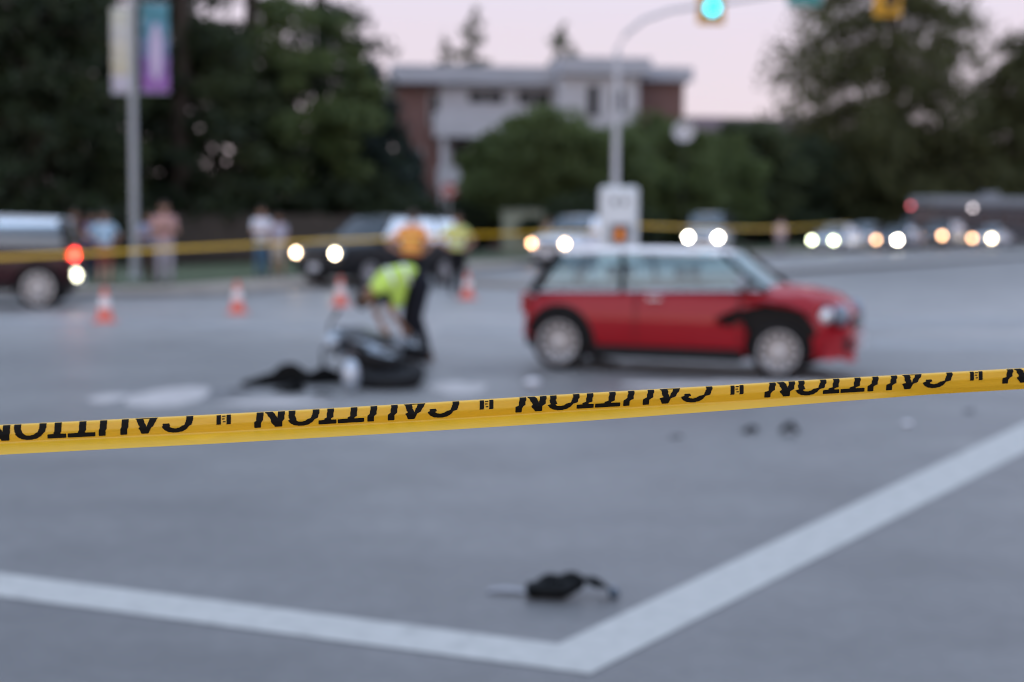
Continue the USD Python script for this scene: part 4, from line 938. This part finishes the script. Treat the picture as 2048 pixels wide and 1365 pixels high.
# the nearest piece: a bent black arch of plastic with a pale strip
_a, _b = gp(1052, 1196), gp(1232, 1196)
t = thing('fender_piece', 'bent black plastic fender piece lying nearest the white corner line', 'debris', ((_a[0] + _b[0]) / 2, (_a[1] + _b[1]) / 2, 0), 0.0)
hl = (_b[0] - _a[0]) / 2
def arch(u, v):
    x = -hl + 2 * hl * u
    wdt = .11 * (1 - u) ** .8 + .035 + .02 * math.sin(9 * u)
    z = .015 + .064 * math.sin(math.pi * min(1, (u * .92 + .06))) ** .8 + .03 * math.sin(math.pi * v) * (1 - u * .5)
    return np.array([x, (v - .5) * wdt + .05 * math.sin(math.pi * u), z - .05 * max(0, u - .93) * 10 + .008 * math.sin(23 * u + 4 * v)])
g = grid_patch(arch, 40, 10); b = grid_patch(lambda u, v: arch(u, v) - np.array([0, .002, .006 + .05 * (1 - u) * math.sin(math.pi * v)]), 40, 10)
obj('arch_panel', cat_m([g, trimesh.Trimesh(b.vertices, b.faces[:, ::-1], process=False)]), plastic, t, smooth=True)
obj('mounting_lug', box(hl - .035, hl + .012, -.03, .03, 0.003, .05, .012), bike_blue, t)
obj('left_lobe', smooth_union([Manifold.batch_hull([sph((-hl + .03, -.03, .028), .026), sph((-hl + .16, -.05, .036), .034), sph((-hl + .24, .03, .055), .026)])], .02, 2), plastic, t, smooth=True)
_p = gp(1012, 1186)
obj('plastic_strip', xf(grid_patch(lambda u, v: np.array([(u - .5) * .17, (v - .5) * .06, .008 + .012 * math.sin(3 * u)]), 10, 4), (_p[0], _p[1], 0.0), rz=-.1), mat('clear_plastic', (.24, .25, .28), .4), smooth=True, label='pale translucent plastic strip beside the bent fender piece', cat='debris')

# ------------------------------------------------------------------ poles, signals, signs, back tapes
galv = mat('galvanised_steel', (0.33, 0.35, 0.37), 0.5, metal=0.35)
mast_m = mat('mast_steel', (0.46, 0.47, 0.50), 0.5, metal=0.2)
Yp = 41.0
_b = gp(270, 567); pole_x, pole_y = _b[0], _b[1]
PB = lambda px, py: at(px, py, pole_y)
t = thing('street_lamp', 'tall grey street lamp pole carrying two vertical banners at the left', 'street lamp', (pole_x, pole_y, 0.12), 0)
obj('pole', lathe([(0.16, 0), (0.16, 0.05), (0.10, 0.06), (0.07, 11.0)], 20), galv, t, smooth=40)
obj('base_plate', box(-.26, .26, -.26, .26, -0.02, .035, .01), galv, t)
obj('lamp_arm', tube([(0, 0, 10.9), (.5, -.2, 11.5), (1.6, -.6, 11.7), (2.4, -.9, 11.7)], [.05, .05, .04, .04], 8), galv, t)
obj('lamp_head', xf(tm(Manifold.sphere(1, 16).scale([.38, .16, .10])), (2.6, -.97, 11.68), rz=-.36), galv, t, smooth=True)
def banner(x0, x1, y_top, y_bot, bands, par, figure=None):
    z1, z0 = PB(270, y_top)[2] - .12, PB(270, y_bot)[2] - .12
    xa, xb = PB(x0, 100)[0] - pole_x, PB(x1, 100)[0] - pole_x
    bn = thing_part('banner', par)
    n = len(bands)
    for i, (c, nm) in enumerate(bands):
        za, zb = z1 - (z1 - z0) * i / n, z1 - (z1 - z0) * (i + 1) / n
        f = lambda u, v: np.array([xa + (xb - xa) * u, -.03 + .03 * math.sin(5 * v + 3 * u + i * 5.0 / n * 0), zb + (za - zb) * v])
        obj('fabric_band', grid_patch(f, 8, 4), mat('banner_' + nm, c, .7), bn)
    if figure: 
        c, nm, fx0, fx1, fz0, fz1 = figure
        xx = lambda q: xa + (xb - xa) * q
        obj('figure_print', hullpts([(xx((fx0 + fx1) / 2 + (fx1 - fx0) / 2 * math.cos(q)), -.045 - d, z0 + (z1 - z0) * ((fz0 + fz1) / 2 + (fz1 - fz0) / 2 * math.sin(q))) for q in np.linspace(0, 6.28, 20) for d in (0, .03)]), mat('banner_' + nm, c, .7), bn)
    for z in (z0 - .02, z1 + .02):
        obj('banner_rod', capm((0 if abs(xa) < abs(xb) else 0, 0, z), (xb if abs(xb) > abs(xa) else xa, 0, z), .018), galv, bn)
banner(223, 261, 18, 186, [((.52, .53, .46), 'cream'), ((.50, .50, .48), 'pale_grey'), ((.52, .50, .42), 'buff'), ((.50, .47, .36), 'sand'), ((.46, .44, .52), 'lilac')], t)
banner(284, 338, 8, 184, [((.07, .23, .29), 'teal'), ((.10, .24, .33), 'teal_blue'), ((.16, .21, .36), 'blue_violet'), ((.23, .14, .36), 'violet'), ((.27, .12, .38), 'purple')], t, ((.50, .42, .58), 'pale_violet', .35, .75, .12, .78))
# the signal mast on the island, curved arm to the right
mx, my = (gp(1228, 592)[0], gp(1228, 592)[1])
MZ = lambda py: at(1230, py, my)[2]
MX = lambda px: at(px, 100, my)[0] - mx
t = thing('traffic_signal_mast', 'grey signal mast with curved arm rising behind the red hatchback', 'traffic signal', (mx, my, 0.16), 0)
obj('pole', tube([(0, 0, 0), (0, 0, 3), (0.01, 0, MZ(130) - .16)], [.08, .075, .06], 16), mast_m, t, smooth=40)
obj('base_plate', box(-.25, .25, -.25, .25, -.02, .04, .01), galv, t)
arm = [(0.01, 0, MZ(131) - .16), (MX(1234), 0, MZ(100) - .16), (MX(1250), 0, MZ(70) - .16), (MX(1285), 0, MZ(40) - .16), (MX(1340), 0, MZ(20) - .16), (MX(1420), 0, MZ(8) - .16), (MX(1600), 0, MZ(-22) - .16), (MX(1800), 0, MZ(-46) - .16)]
obj('mast_arm', tube(arm, [.055, .05, .048, .045, .045, .045, .042, .04], 12), mast_m, t, smooth=40)
sig_y = mat('signal_yellow', (0.62, 0.34, 0.02), 0.5)
lens_dark = mat('signal_lens_dark', (.03, .02, .02), .3)
def signal(par, x, zc, lit, facing=1, tilt=0):
    """three lenses; zc = height of the lowest lens"""
    h = thing_part('signal_head', par)
    obj('housing', box(x - .18, x + .18, -.10, .14, zc - .20, zc + .92, .03), sig_y, h)
    obj('backboard', box(x - .30, x + .30, .141, .155, zc - .32, zc + 1.04), sig_y, h)
    for i in range(3):
        z = zc + i * .36
        ma = lamp_mat('signal_green', (0.02, 0.62, 0.86), 5.0) if (lit == 'green' and i == 0) else lens_dark
        obj('lens', xf(lathe([(.001, 0), (.15, 0), (.15, .02), (.001, .05)], 24), (x, -.10, z), rx=math.pi / 2), ma, h)
        a = np.linspace(.1, math.pi - .1, 12)
        v = np.array([[(x + .165 * math.cos(q), -.10 - d, z + .165 * math.sin(q))] for q in a for d in (0, .22)]).reshape(-1, 3)
        f = [[2 * j, 2 * j + 2, 2 * j + 3] for j in range(11)] + [[2 * j, 2 * j + 3, 2 * j + 1] for j in range(11)]
        obj('visor', trimesh.Trimesh(v, np.array(f), process=False), sig_y, h)
signal(t, MX(1422), MZ(16) - .16, 'green')
signal(t, MX(1776), MZ(-2) - .16, None)
obj('street_name_sign', box(MX(1570), MX(1640), -.03, -.005, MZ(8) - .16, MZ(-40) - .16), mat('sign_teal', (.02, .22, .21), .5), t)
# control box and walk signal on the mast
bx = thing('signal_cabinet', 'pale grey control cabinet fixed low on the signal mast', 'cabinet', (mx + .05, my - .42, .16), 0)
zt = MZ(374) - .16
obj('cabinet_body', box(-.42, .42, -.22, .22, 0.0, zt, .07), mat('cabinet_paint', (.58, .61, .63), .5), bx)
obj('cabinet_door', box(-.36, .36, -.235, -.221, .5, zt - .12, .004), mat('cabinet_paint2', (.62, .65, .67), .5), bx)
for x in (-.16, .06): obj('vent', box(x, x + .10, -.245, -.236, zt - .40, zt - .28), mat('vent_dark', (.10, .12, .14), .6), bx)
obj('door_handle', box(.26, .30, -.26, -.236, 1.3, 1.45, .004), galv, bx)
_h = at(1230, 468, my - .7)
t = thing('walk_signal', 'small pedestrian signal showing an orange hand in front of the cabinet', 'pedestrian signal', (mx + .05, my - .80, _h[2]), 0)
obj('housing', box(-.22, .22, -.05, .13, -.25, .25, .03), mat('walk_housing', (.42, .43, .45), .5), t)
obj('screen', box(-.18, .18, -.06, -.051, -.2, .2), lens_dark, t)
_or = lamp_mat('hand_orange', (1.0, .30, .04), 0.7)
hand = [box(-.06, .07, -.068, -.061, -.13, .02, .004)] + [box(-.065 + i * .035, -.038 + i * .035, -.068, -.061, .021, .10 + .02 * (i in (1, 2)), .004) for i in range(4)] + [box(-.10, -.061, -.068, -.061, -.07, -.02, .004)]
obj('hand_symbol', hand, _or, t)
obj('bracket', box(-.04, .04, .131, .20, -.05, .05), galv, t)
# stop sign far behind
_s = gp(897, 524)
t = thing('stop_sign', 'small dull red sign on a thin post in front of the brick building', 'sign', (_s[0], _s[1], 0), 0)
obj('post', capm((0, 0, 0), (0, 0, 4.3), .035), galv, t)
zc = at(893, 381, _s[1])[2]
obj('sign_plate', xf(lathe([(.001, 0), (.30, 0), (.30, .012), (.001, .012)], 8), (0, -.05, zc), rx=math.pi / 2), mat('sign_red', (.26, .02, .015), .6), t)
lw = meshkit.text_mesh('STOP', .16, .006, bold=True); lw.apply_translation([-(lw.vertices[:, 0].max() + lw.vertices[:, 0].min()) / 2, -.1, 0])
obj('lettering', xf(lw, (0, -.063, zc), rx=math.pi / 2), mat('sign_white', (.7, .7, .7), .5), t)
# tapes at the back, behind the cones
def back_tape(label, pts, w=.075):
    P = np.asarray(pts, float); n = 60; u = np.linspace(0, len(P) - 1, n)
    C = np.stack([np.interp(u, range(len(P)), P[:, k]) for k in range(3)], 1)
    C[:, 2] -= .12 * np.sin(np.pi * np.linspace(0, 1, n))
    tw = .5 * np.sin(np.linspace(0, 5, n))
    v = []
    for c, a in zip(C, tw): v += [c + [0, .5 * w * math.sin(a), .5 * w * math.cos(a)], c - [0, .5 * w * math.sin(a), .5 * w * math.cos(a)]]
    f = [[2 * i, 2 * i + 2, 2 * i + 3] for i in range(n - 1)] + [[2 * i, 2 * i + 3, 2 * i + 1] for i in range(n - 1)]
    obj('caution_tape', trimesh.Trimesh(np.array(v), np.array(f), process=False), tape_y, smooth=True, label=label, cat='caution tape')
back_tape('thin yellow tape stretched behind the cones and across the bystanders', [at(-260, 528, 21), at(620, 472, 29.0), at(900, 460, 32.5), at(1222, 462, my - .2)], .05)
back_tape('far yellow tape running from the signal mast to the right', [at(1236, 449, my + .2), at(1700, 449, 56)], .05)

# ------------------------------------------------------------------ fence, kiosk, building
wood = mat('fence_wood', (0.045, 0.035, 0.028), 0.85, var=0.3, vscale=4)
t = thing('fence', 'dark wooden board fence behind the bystanders', 'fence', (0, 0, 0), 0)
F0, F1 = np.array([-24.0, 47.0]), np.array([-5.5, 57.5]); fd = F1 - F0; fl = np.linalg.norm(fd); fd /= fl; fn_ = np.array([-fd[1], fd[0]])
rng = random.Random(4)
nb = int(fl / .30)
for i in range(nb):
    a = F0 + fd * (i * .30); b = F0 + fd * (i * .30 + .275); hgt = 1.75 + rng.uniform(-.03, .03)
    obj('board', hullpts([(*(q + fn_ * o), z) for q in (a, b) for o in (0, .025) for z in (.14, hgt)]), wood, t)
for z in (.5, 1.45): obj('rail', hullpts([(*(q + fn_ * o), zz) for q in (F0, F1) for o in (.03, .08) for zz in (z, z + .09)]), wood, t)
for i in range(0, int(fl / 2.4) + 1):
    q = F0 + fd * min(i * 2.4, fl - .1); obj('fence_post', hullpts([(*(q + fd * c + fn_ * o), z) for c in (0, .1) for o in (.085, .185) for z in (-.02, 1.85)]), wood, t)
_k = gp(1048, 512)
t = thing('utility_kiosk', 'low pale greenish utility kiosk on the grass left of the silver vehicle', 'kiosk', (_k[0], _k[1] - .5, 0.1), -.25)
km = mat('kiosk_green', (.25, .27, .21), .6)
zk = at(1048, 424, _k[1])[2]
obj('kiosk_body', box(-.95, .95, -.45, .45, 0, zk - .1, .03), km, t)
obj('lid', box(-1.0, 1.0, -.5, .5, zk - .098, zk - .02, .02), km, t)
for x in (-.9, .02): obj('door', box(x, x + .87, -.465, -.451, .1, zk - .2, .004), mat('kiosk_green2', (.28, .30, .23), .6), t)
obj('handle', box(-.04, -.01, -.49, -.466, .6, .75, .004), galv, t)

brick = usdkit.material(stage, '/World/Looks/brick', {'tc': ('texture_coordinate', {}), 'mp': ('mapping', {'rotation': (math.pi / 2, 0, 0)}),
    'b': ('brick_texture', {'scale': 1.0, 'brick_width': .24, 'row_height': .08, 'mortar_size': .008, 'color1': (.125, .050, .044), 'color2': (.155, .064, .056), 'mortar': (.20, .17, .155)}),
    'p': ('principled_bsdf', {'roughness': .85})}, [('tc.object', 'mp.vector'), ('mp.vector', 'b.vector'), ('b.color', 'p.base_color')], surface='p.BSDF')
stucco = mat('stucco_white', (.46, .46, .49), .85, var=.08, vscale=1.2)
fascia_m = mat('fascia_grey', (.36, .37, .41), .7, var=.08, vscale=.8)
win_glass = mat('building_glass', (.012, .014, .018), .2, spec=.12)
frame_m = mat('window_frame', (.45, .45, .46), .5)
B0 = at(1112, 300, 84.0)
t = thing('apartment_building', 'three storey brick and white apartment building behind the green trees', 'building', (B0[0], B0[1], 0), 0)
ux, uy = np.array([1.0, 0.10]), np.array([-0.10, 1.0]); ux /= np.linalg.norm(ux); uy /= np.linalg.norm(uy)
def bb(x0, x1, y0, y1, z0, z1, a=ux, b=uy): return hullpts([(*(a * x + b * y), z) for x in (x0, x1) for y in (y0, y1) for z in (z0, z1)])
def bpx(px, py, y=0.0): q = at(px, py, B0[1] + y); return q[0] - B0[0], q[2]
def window(x0, x1, z0, z1, y, n=1, a=ux, b=uy):
    w = obj('window', [bb(x0, x1, y - .06, y - .001, z, z + .07, a, b) for z in (z0, z1 - .07)] + [bb(x, x + .07, y - .06, y - .001, z0 + .071, z1 - .071, a, b) for x in np.linspace(x0, x1 - .07, n + 1)], frame_m, t)
    for i in range(n):
        xs_ = np.linspace(x0, x1 - .07, n + 1)
        obj('pane', bb(xs_[i] + .071, xs_[i + 1] - .001, y - .04, y - .02, z0 + .071, z1 - .071, a, b), win_glass, w)
xL, zT = bpx(800, 165); xM = 0.0; zR = 9.7
obj('wall', bb(xL, -.002, 1.2, 14, 0, 9.0), brick, t, label='long brick wing of the building')
obj('roof', bb(xL - .5, -.004, .2, 15, 9.0, 9.95), fascia_m, t)
x1235, _ = bpx(1272, 200, -2)
obj('wall', bb(0, x1235, -2.0, 12, 0, 9.35), stucco, t, label='projecting white corner block')
obj('roof', bb(-.15, x1235 + .6, -2.5, 13, 9.352, 10.25), fascia_m, t)
obj('wall', bb(x1235 + .002, x1235 + 3.1, 1.0, 16, 0, 9.35), brick, t, label='brick side wall on the right')
obj('roof', bb(x1235 + .602, x1235 + 3.5, .5, 17, 9.352, 10.1), fascia_m, t)
# upper storey
_xa, _ = bpx(884, 200, 1.0); obj('wall_panel', bb(_xa, -.01, .95, 1.198, 6.0, 8.998), stucco, t, label='white front of the upper storey')
for pa, pb, za, zb, yy, n in ((862, 884, 188, 252, 1.2, 1), (938, 1012, 182, 210, 1.2, 2), (1036, 1106, 182, 212, 1.2, 2), (905, 945, 282, 335, 1.2, 1), (812, 850, 300, 350, 1.2, 1), (960, 1000, 300, 330, 1.2, 1)):
    xa, z1 = bpx(pa, za, 1.2); xb, z0 = bpx(pb, zb, 1.2); window(xa, xb, z0, z1, .948 if pa > 890 and za < 240 else yy, n)
for pa, pb, za, zb in ((1166, 1192, 168, 236), (1215, 1245, 178, 225)):
    xa, z1 = bpx(pa, za, -2); xb, z0 = bpx(pb, zb, -2); window(xa, xb, z0, z1, -2.0, 1)
def balcony(pa, pb, ptop, pbot):
    xa, z1 = bpx(pa, ptop, -.4); xb, z0 = bpx(pb, pbot, -.4)
    w = obj('balcony', bb(xa, xb, -.6, 1.198, z0, z0 + .22), stucco, t)
    obj('parapet', bb(xa, xb, -.6, -.48, z0 + .222, z1), stucco, w)
    for x in (xa, xb - .12): obj('side_wall', bb(x, x + .12, -.478, 1.198, z0 + .222, z1), stucco, w)
balcony(868, 1062, 226, 276); balcony(876, 950, 336, 378); balcony(958, 1050, 320, 362)
xa, z1 = bpx(880, 290, -.3); xb, z0 = bpx(900, 340, -.3); obj('balcony_post', bb(xa, xa + .35, -.45, -.1, 0, z1 + .4), stucco, t)
xa, z1 = bpx(906, 336, -1); xb, z0 = bpx(946, 374, -1)
_w = at(1368, 262, 77.0)
t2 = thing('satellite_dish', 'round white dish standing on a pole by the right end of the apartment building', 'satellite dish', (_w[0], _w[1], 0), 0)
obj('dish', xf(lathe([(.001, -.16), (.30, -.10), (.52, .02), (.54, .035), (.30, -.07), (.001, -.13)], 24), (0, 0, _w[2]), rx=math.pi / 2 + .3), mat('dish_white', (.62, .63, .68), .5), t2, smooth=40)
obj('mast', capm((0, .1, 0), (0, .15, _w[2]), .025), mat('dish_mast', (.03, .035, .03), .6), t2)
_hh = at(1455, 300, 150)
t3 = thing('house', 'far house with brown roof showing between the trees', 'house', (_hh[0], _hh[1], 0), 0.1)
obj('wall', box(-9, 9, -4, 4, 0, 9.0), mat('house_wall', (.3, .26, .25), .8), t3)
obj('roof', hullpts([(x, y, z) for x in (-9.6, 9.6) for y, z in ((-4.8, 8.99), (4.8, 8.99), (-1.6, 11.6), (1.6, 11.6))]), mat('house_roof', (.13, .09, .10), .8), t3)
for x in (-6, -2, 2, 6): obj('window', box(x - .7, x + .7, -4.04, -4.001, 5.5, 7.2), win_glass, t3)

# ------------------------------------------------------------------ trees
def leaf_mat(name, c1, c2, tr):
    if name in MATS: return MATS[name]
    MATS[name] = usdkit.material(stage, '/World/Looks/' + name, {
        'g': ('geometry', {}), 'r': ('rgb_ramp', {'ramp': [(0.0, c1), (1.0, c2)]}),
        'n': ('noise_texture', {'scale': .45, 'detail': 3.0}), 'mx': ('math', {'math_type': 'multiply_add', 'value2': .55}), 'm0': ('math', {'math_type': 'multiply', 'value2': .45}),
        'p': ('principled_bsdf', {'roughness': .65, 'specular_ior_level': .25}), 't': ('translucent_bsdf', {'color': tr}), 'm': ('mix_closure', {'fac': .28}),
    }, [('g.random_per_island', 'm0.value1'), ('g.position', 'n.vector'), ('n.fac', 'mx.value1'), ('m0.value', 'mx.value3'), ('mx.value', 'r.fac'), ('r.color', 'p.base_color'), ('p.BSDF', 'm.closure1'), ('t.BSDF', 'm.closure2')], surface='m.closure')
    return MATS[name]
bark = mat('bark', (0.055, 0.04, 0.03), .9, var=.3, vscale=5, bump=.6, bscale=18)
L_dark = leaf_mat('needles_dark', (.010, .018, .010), (.060, .078, .038), (.045, .065, .024))
L_blue = leaf_mat('needles_blue', (.010, .020, .017), (.034, .052, .044), (.025, .04, .025))
L_green = leaf_mat('leaves_green', (.040, .068, .020), (.155, .180, .082), (.15, .19, .055))
L_mid = leaf_mat('leaves_mid', (.018, .030, .014), (.12, .138, .066), (.10, .13, .045))
L_olive = leaf_mat('needles_olive', (.022, .030, .012), (.145, .145, .060), (.12, .12, .04))
def leaves(C, size, r, droop=0.0, aspect=2.2):
    n = len(C)
    d = r.normal(size=(n, 3)); d[:, 2] -= droop; d /= np.linalg.norm(d, axis=1, keepdims=True)
    u = np.cross(d, r.normal(size=(n, 3))); u /= np.linalg.norm(u, axis=1, keepdims=True)
    s = size * r.uniform(.6, 1.4, (n, 1))
    V = np.stack([C - d * s * .5 * aspect, C + u * s * .5, C + d * s * .5 * aspect, C - u * s * .5], 1).reshape(-1, 3)
    i = np.arange(n) * 4
    return trimesh.Trimesh(V, np.stack([np.c_[i, i + 1, i + 2], np.c_[i, i + 2, i + 3]], 1).reshape(-1, 3), process=False)
def conifer(name, label, cat, loc, H, R, seed, m, base=1.0, n_wh=34, per=9, sprays=26, size=.17, droop=.5, gap=.25, lean=0.0, top_pow=.85, ztop=None):
    r = np.random.default_rng(seed)
    t = thing(name, label, cat, loc, r.uniform(0, 6))
    zs = np.linspace(0, H, 14)
    obj('trunk', tube([(math.sin(z) * .06, math.cos(z * .7) * .06, z) for z in zs], [max(.03, (H * .02) * (1 - z / H) + .02) for z in zs], 9), bark, t, smooth=True)
    C = []; limbs = []
    for w in range(n_wh):
        z = base + (H - base) * (w + r.uniform(-.3, .3)) / n_wh
        rad = R * max(.05, (1 - (z - base) / (H - base))) ** top_pow
        if ztop and z > ztop: continue
        for b in range(max(3, int(per * (.4 + .6 * rad / R)))):
            if r.random() < gap: continue
            a = r.uniform(0, 2 * math.pi); L = rad * r.uniform(.55, 1.12)
            k = max(6, int(sprays * L / R * 1.6)); q = r.uniform(.12, 1.0, k) ** .75
            dz = -droop * L * q ** 1.4 * .45 + .12 * L * q
            P = np.c_[np.cos(a) * L * q, np.sin(a) * L * q, z + dz] + r.normal(size=(k, 3)) * np.c_[.10 + .10 * L * (1 - q * .6), .10 + .10 * L * (1 - q * .6), .10 + .05 * L * q]
            C.append(P)
            if L > R * .45: limbs.append(tube([(0, 0, z), (math.cos(a) * L * .5, math.sin(a) * L * .5, z + dz.mean() * .4), (math.cos(a) * L * .9, math.sin(a) * L * .9, z - droop * L * .3)], [.06, .04, .015], 5))
    obj('crown', leaves(np.vstack(C), size, r, droop * .8, 2.6), m, t)
    if limbs: obj('limbs', limbs, bark, t, kind='stuff')
    return t
def broadleaf(name, label, cat, loc, H, R, seed, m, zc=None, rz=None, clumps=70, per=240, size=.16, trunk_r=.18, hollow=.35, cl=.9, group=None):
    r = np.random.default_rng(seed)
    t = thing(name, label, cat, loc, 0, group)
    zc = zc or H * .6; rz = rz or H * .4
    obj('trunk', tube([(0, 0, -.1), (.06, .03, zc * .5), (.02, .1, zc), (.1, .05, zc + rz * .6)], [trunk_r * 1.2, trunk_r, trunk_r * .7, .04], 9), bark, t, smooth=True)
    C, limbs = [], []
    for i in range(clumps):
        d = r.normal(size=3); d /= np.linalg.norm(d); q = r.uniform(hollow, 1) ** .6
        c = np.array([d[0] * R * q, d[1] * R * q, zc + d[2] * rz * q]) * [1, 1, 1]
        if c[2] < .3: c[2] = .3 + r.uniform(0, .3)
        rr = cl * r.uniform(.55, 1.25)
        p = r.normal(size=(per, 3)); p /= np.linalg.norm(p, axis=1, keepdims=True); p *= (r.uniform(.2, 1, (per, 1)) ** .45) * rr * [1.15, 1.15, .7]
        C.append(c + p)
        if i % 4 == 0: limbs.append(tube([(0, 0, zc * .55), c * [.45, .45, 1] * [1, 1, .8] , c], [trunk_r * .35, trunk_r * .25, .02], 5))
    obj('crown', leaves(np.vstack(C), size, r, .2, 1.8), m, t)
    obj('limbs', limbs, bark, t, kind='stuff')
    return t
def tp(px, Y): q = at(px, 500, Y); return (q[0], Y, 0.05)
# dark mass at the left
for px, Y, H, R, sd, ty, lab in (
        (-120, 55, 24, 4.6, 1, 'c', 'dark conifer at the far left edge behind the pickup'),
        (70, 52, 22, 4.2, 2, 'c', 'dark conifer left of the banner pole behind the pickup canopy'),
        (215, 60, 26, 4.8, 3, 'c', 'dark conifer right behind the banner pole'),
        (365, 57, 21, 4.0, 5, 'c', 'dark conifer between the banner pole and the white shirted person'),
        (505, 62, 23, 4.6, 7, 'c', 'dark conifer behind the white shirted person'),
        (640, 66, 21, 4.4, 9, 'c', 'dark conifer with open sky gaps near its top left of the building')):
    conifer('conifer', lab, 'tree', tp(px, Y), H, R, sd, L_dark, base=.6, n_wh=42 if px < 300 else 26, per=12, sprays=34, size=.20, droop=.55, gap=.18 if px < 300 else .48, top_pow=.6, ztop=13)
for px, Y, H, R, zc, sd, lab in ((150, 54, 9.4, 3.4, 4.6, 31, 'broad dark green tree filling the gap behind the left bystanders'), (440, 59, 9.2, 3.6, 4.6, 32, 'broad dark green tree above the dark fence'),
        (590, 61, 10.2, 3.5, 5.6, 33, 'lighter green tree left of the building with bright leaf clumps')):
    broadleaf('tree', lab, 'tree', tp(px, Y), H, R, sd, L_green if sd == 33 else L_mid, zc=zc, rz=H - zc, clumps=62, per=210, size=.17, cl=.8)
conifer('conifer', 'narrow blue green conifer just left of the apartment building', 'tree', tp(735, 63), 8.2, 2.7, 12, L_blue, base=.3, n_wh=34, per=13, sprays=34, size=.17, droop=.5, gap=.08, top_pow=.55)
conifer('conifer', 'low dark conifer at the foot of the brick wall', 'tree', tp(808, 70), 5.2, 2.0, 13, L_blue, base=.2, n_wh=24, per=12, sprays=28, size=.16, droop=.4, gap=.1, top_pow=.6)
broadleaf('shrub', 'dark shrub right behind the black vehicle', 'shrub', tp(690, 61), 3.6, 3.0, 41, L_dark, zc=1.8, rz=1.7, clumps=50, per=200, size=.15, cl=.7)
broadleaf('shrub', 'dark shrub below the left conifers behind the fence', 'shrub', tp(330, 58), 3.4, 3.4, 42, L_dark, zc=1.6, rz=1.6, clumps=55, per=200, size=.15, cl=.7)
broadleaf('shrub', 'dark shrub behind the pickup at the left edge', 'shrub', tp(60, 53), 3.2, 3.4, 43, L_dark, zc=1.5, rz=1.5, clumps=55, per=200, size=.15, cl=.7)
broadleaf('shrub', 'dark shrub between the brick wall and the kiosk', 'shrub', tp(900, 72), 3.0, 2.6, 44, L_dark, zc=1.4, rz=1.4, clumps=40, per=200, size=.15, cl=.7)
# distant spruces behind the building
for px, Y, ytop, R, sd, lab in ((945, 125, 12, 2.4, 21, 'tall open spruce behind the building, its tip highest on the skyline'), (886, 130, 62, 1.7, 22, 'shorter spruce left of the tallest one behind the roof'), (1120, 128, 44, 3.0, 23, 'broad topped spruce behind the building roof middle')):
    H = at(px, ytop, Y)[2]
    conifer('spruce', lab, 'tree', tp(px, Y), H, R * 1.6, sd, L_mid, base=6, n_wh=26, per=8, sprays=20, size=.26, droop=.25, gap=.25, top_pow=.75)
# green trees in front of the building
for px, Y, ytop, R, sd, lab in ((1030, 72, 250, 2.0, 51, 'green tree at the left end of the row before the building'), (1112, 72, 202, 2.2, 52, 'tallest green tree of the row standing before the white corner block'),
        (1215, 76, 262, 2.1, 53, 'green tree directly behind the signal mast'), (1320, 80, 232, 2.5, 54, 'green tree before the brick side wall'), (1420, 90, 262, 2.9, 55, 'green tree below the white dish'), (1500, 98, 236, 2.8, 56, 'dark green tree at the right end of the row')):
    H = at(px, ytop, Y)[2]
    broadleaf('tree', lab, 'tree', tp(px, Y), H, R * 1.15, sd, L_green if sd != 56 else L_mid, zc=H * .55, rz=H * .45, clumps=95, per=230, size=.15, cl=.85)
for px, Y, sd, lab in ((1180, 70, 61, 'dark hedge shrub behind the silver vehicle'), (1340, 84, 62, 'dark hedge shrub behind the van'), (1540, 100, 63, 'dark hedge shrub left of the big cedar trunk')):
    broadleaf('shrub', lab, 'shrub', tp(px, Y), 2.6, 3.6, sd, L_dark, zc=1.3, rz=1.3, clumps=50, per=200, size=.16, cl=.7)
# the great cedar at the right and its neighbours
conifer('cedar', 'huge drooping olive brown cedar with sky showing between its branches at the right', 'tree', tp(1775, 124), 36, 12.4, 71, L_olive, base=2.6, n_wh=50, per=14, sprays=120, size=.25, droop=.85, gap=.37, top_pow=.42, ztop=24)
conifer('cedar', 'olive cedar at the right edge beyond the big one', 'tree', tp(2035, 124), 17, 8.0, 72, L_olive, base=1.5, n_wh=36, per=13, sprays=80, size=.25, droop=.6, gap=.2, top_pow=.5)
broadleaf('tree', 'dark round tree left of the big cedar', 'tree', tp(1580, 118), 8.4, 4.0, 73, L_dark, zc=4.4, rz=4.0, clumps=80, per=220, size=.22, cl=1.2)
broadleaf('tree', 'dark tree filling the space below the big cedar', 'tree', tp(1700, 122), 8.0, 4.4, 74, L_mid, zc=4.0, rz=3.8, clumps=80, per=220, size=.22, cl=1.2)
broadleaf('tree', 'dark green tree behind the motorhome', 'tree', tp(1900, 126), 9.0, 5.2, 75, L_dark, zc=4.6, rz=4.2, clumps=90, per=220, size=.24, cl=1.3)
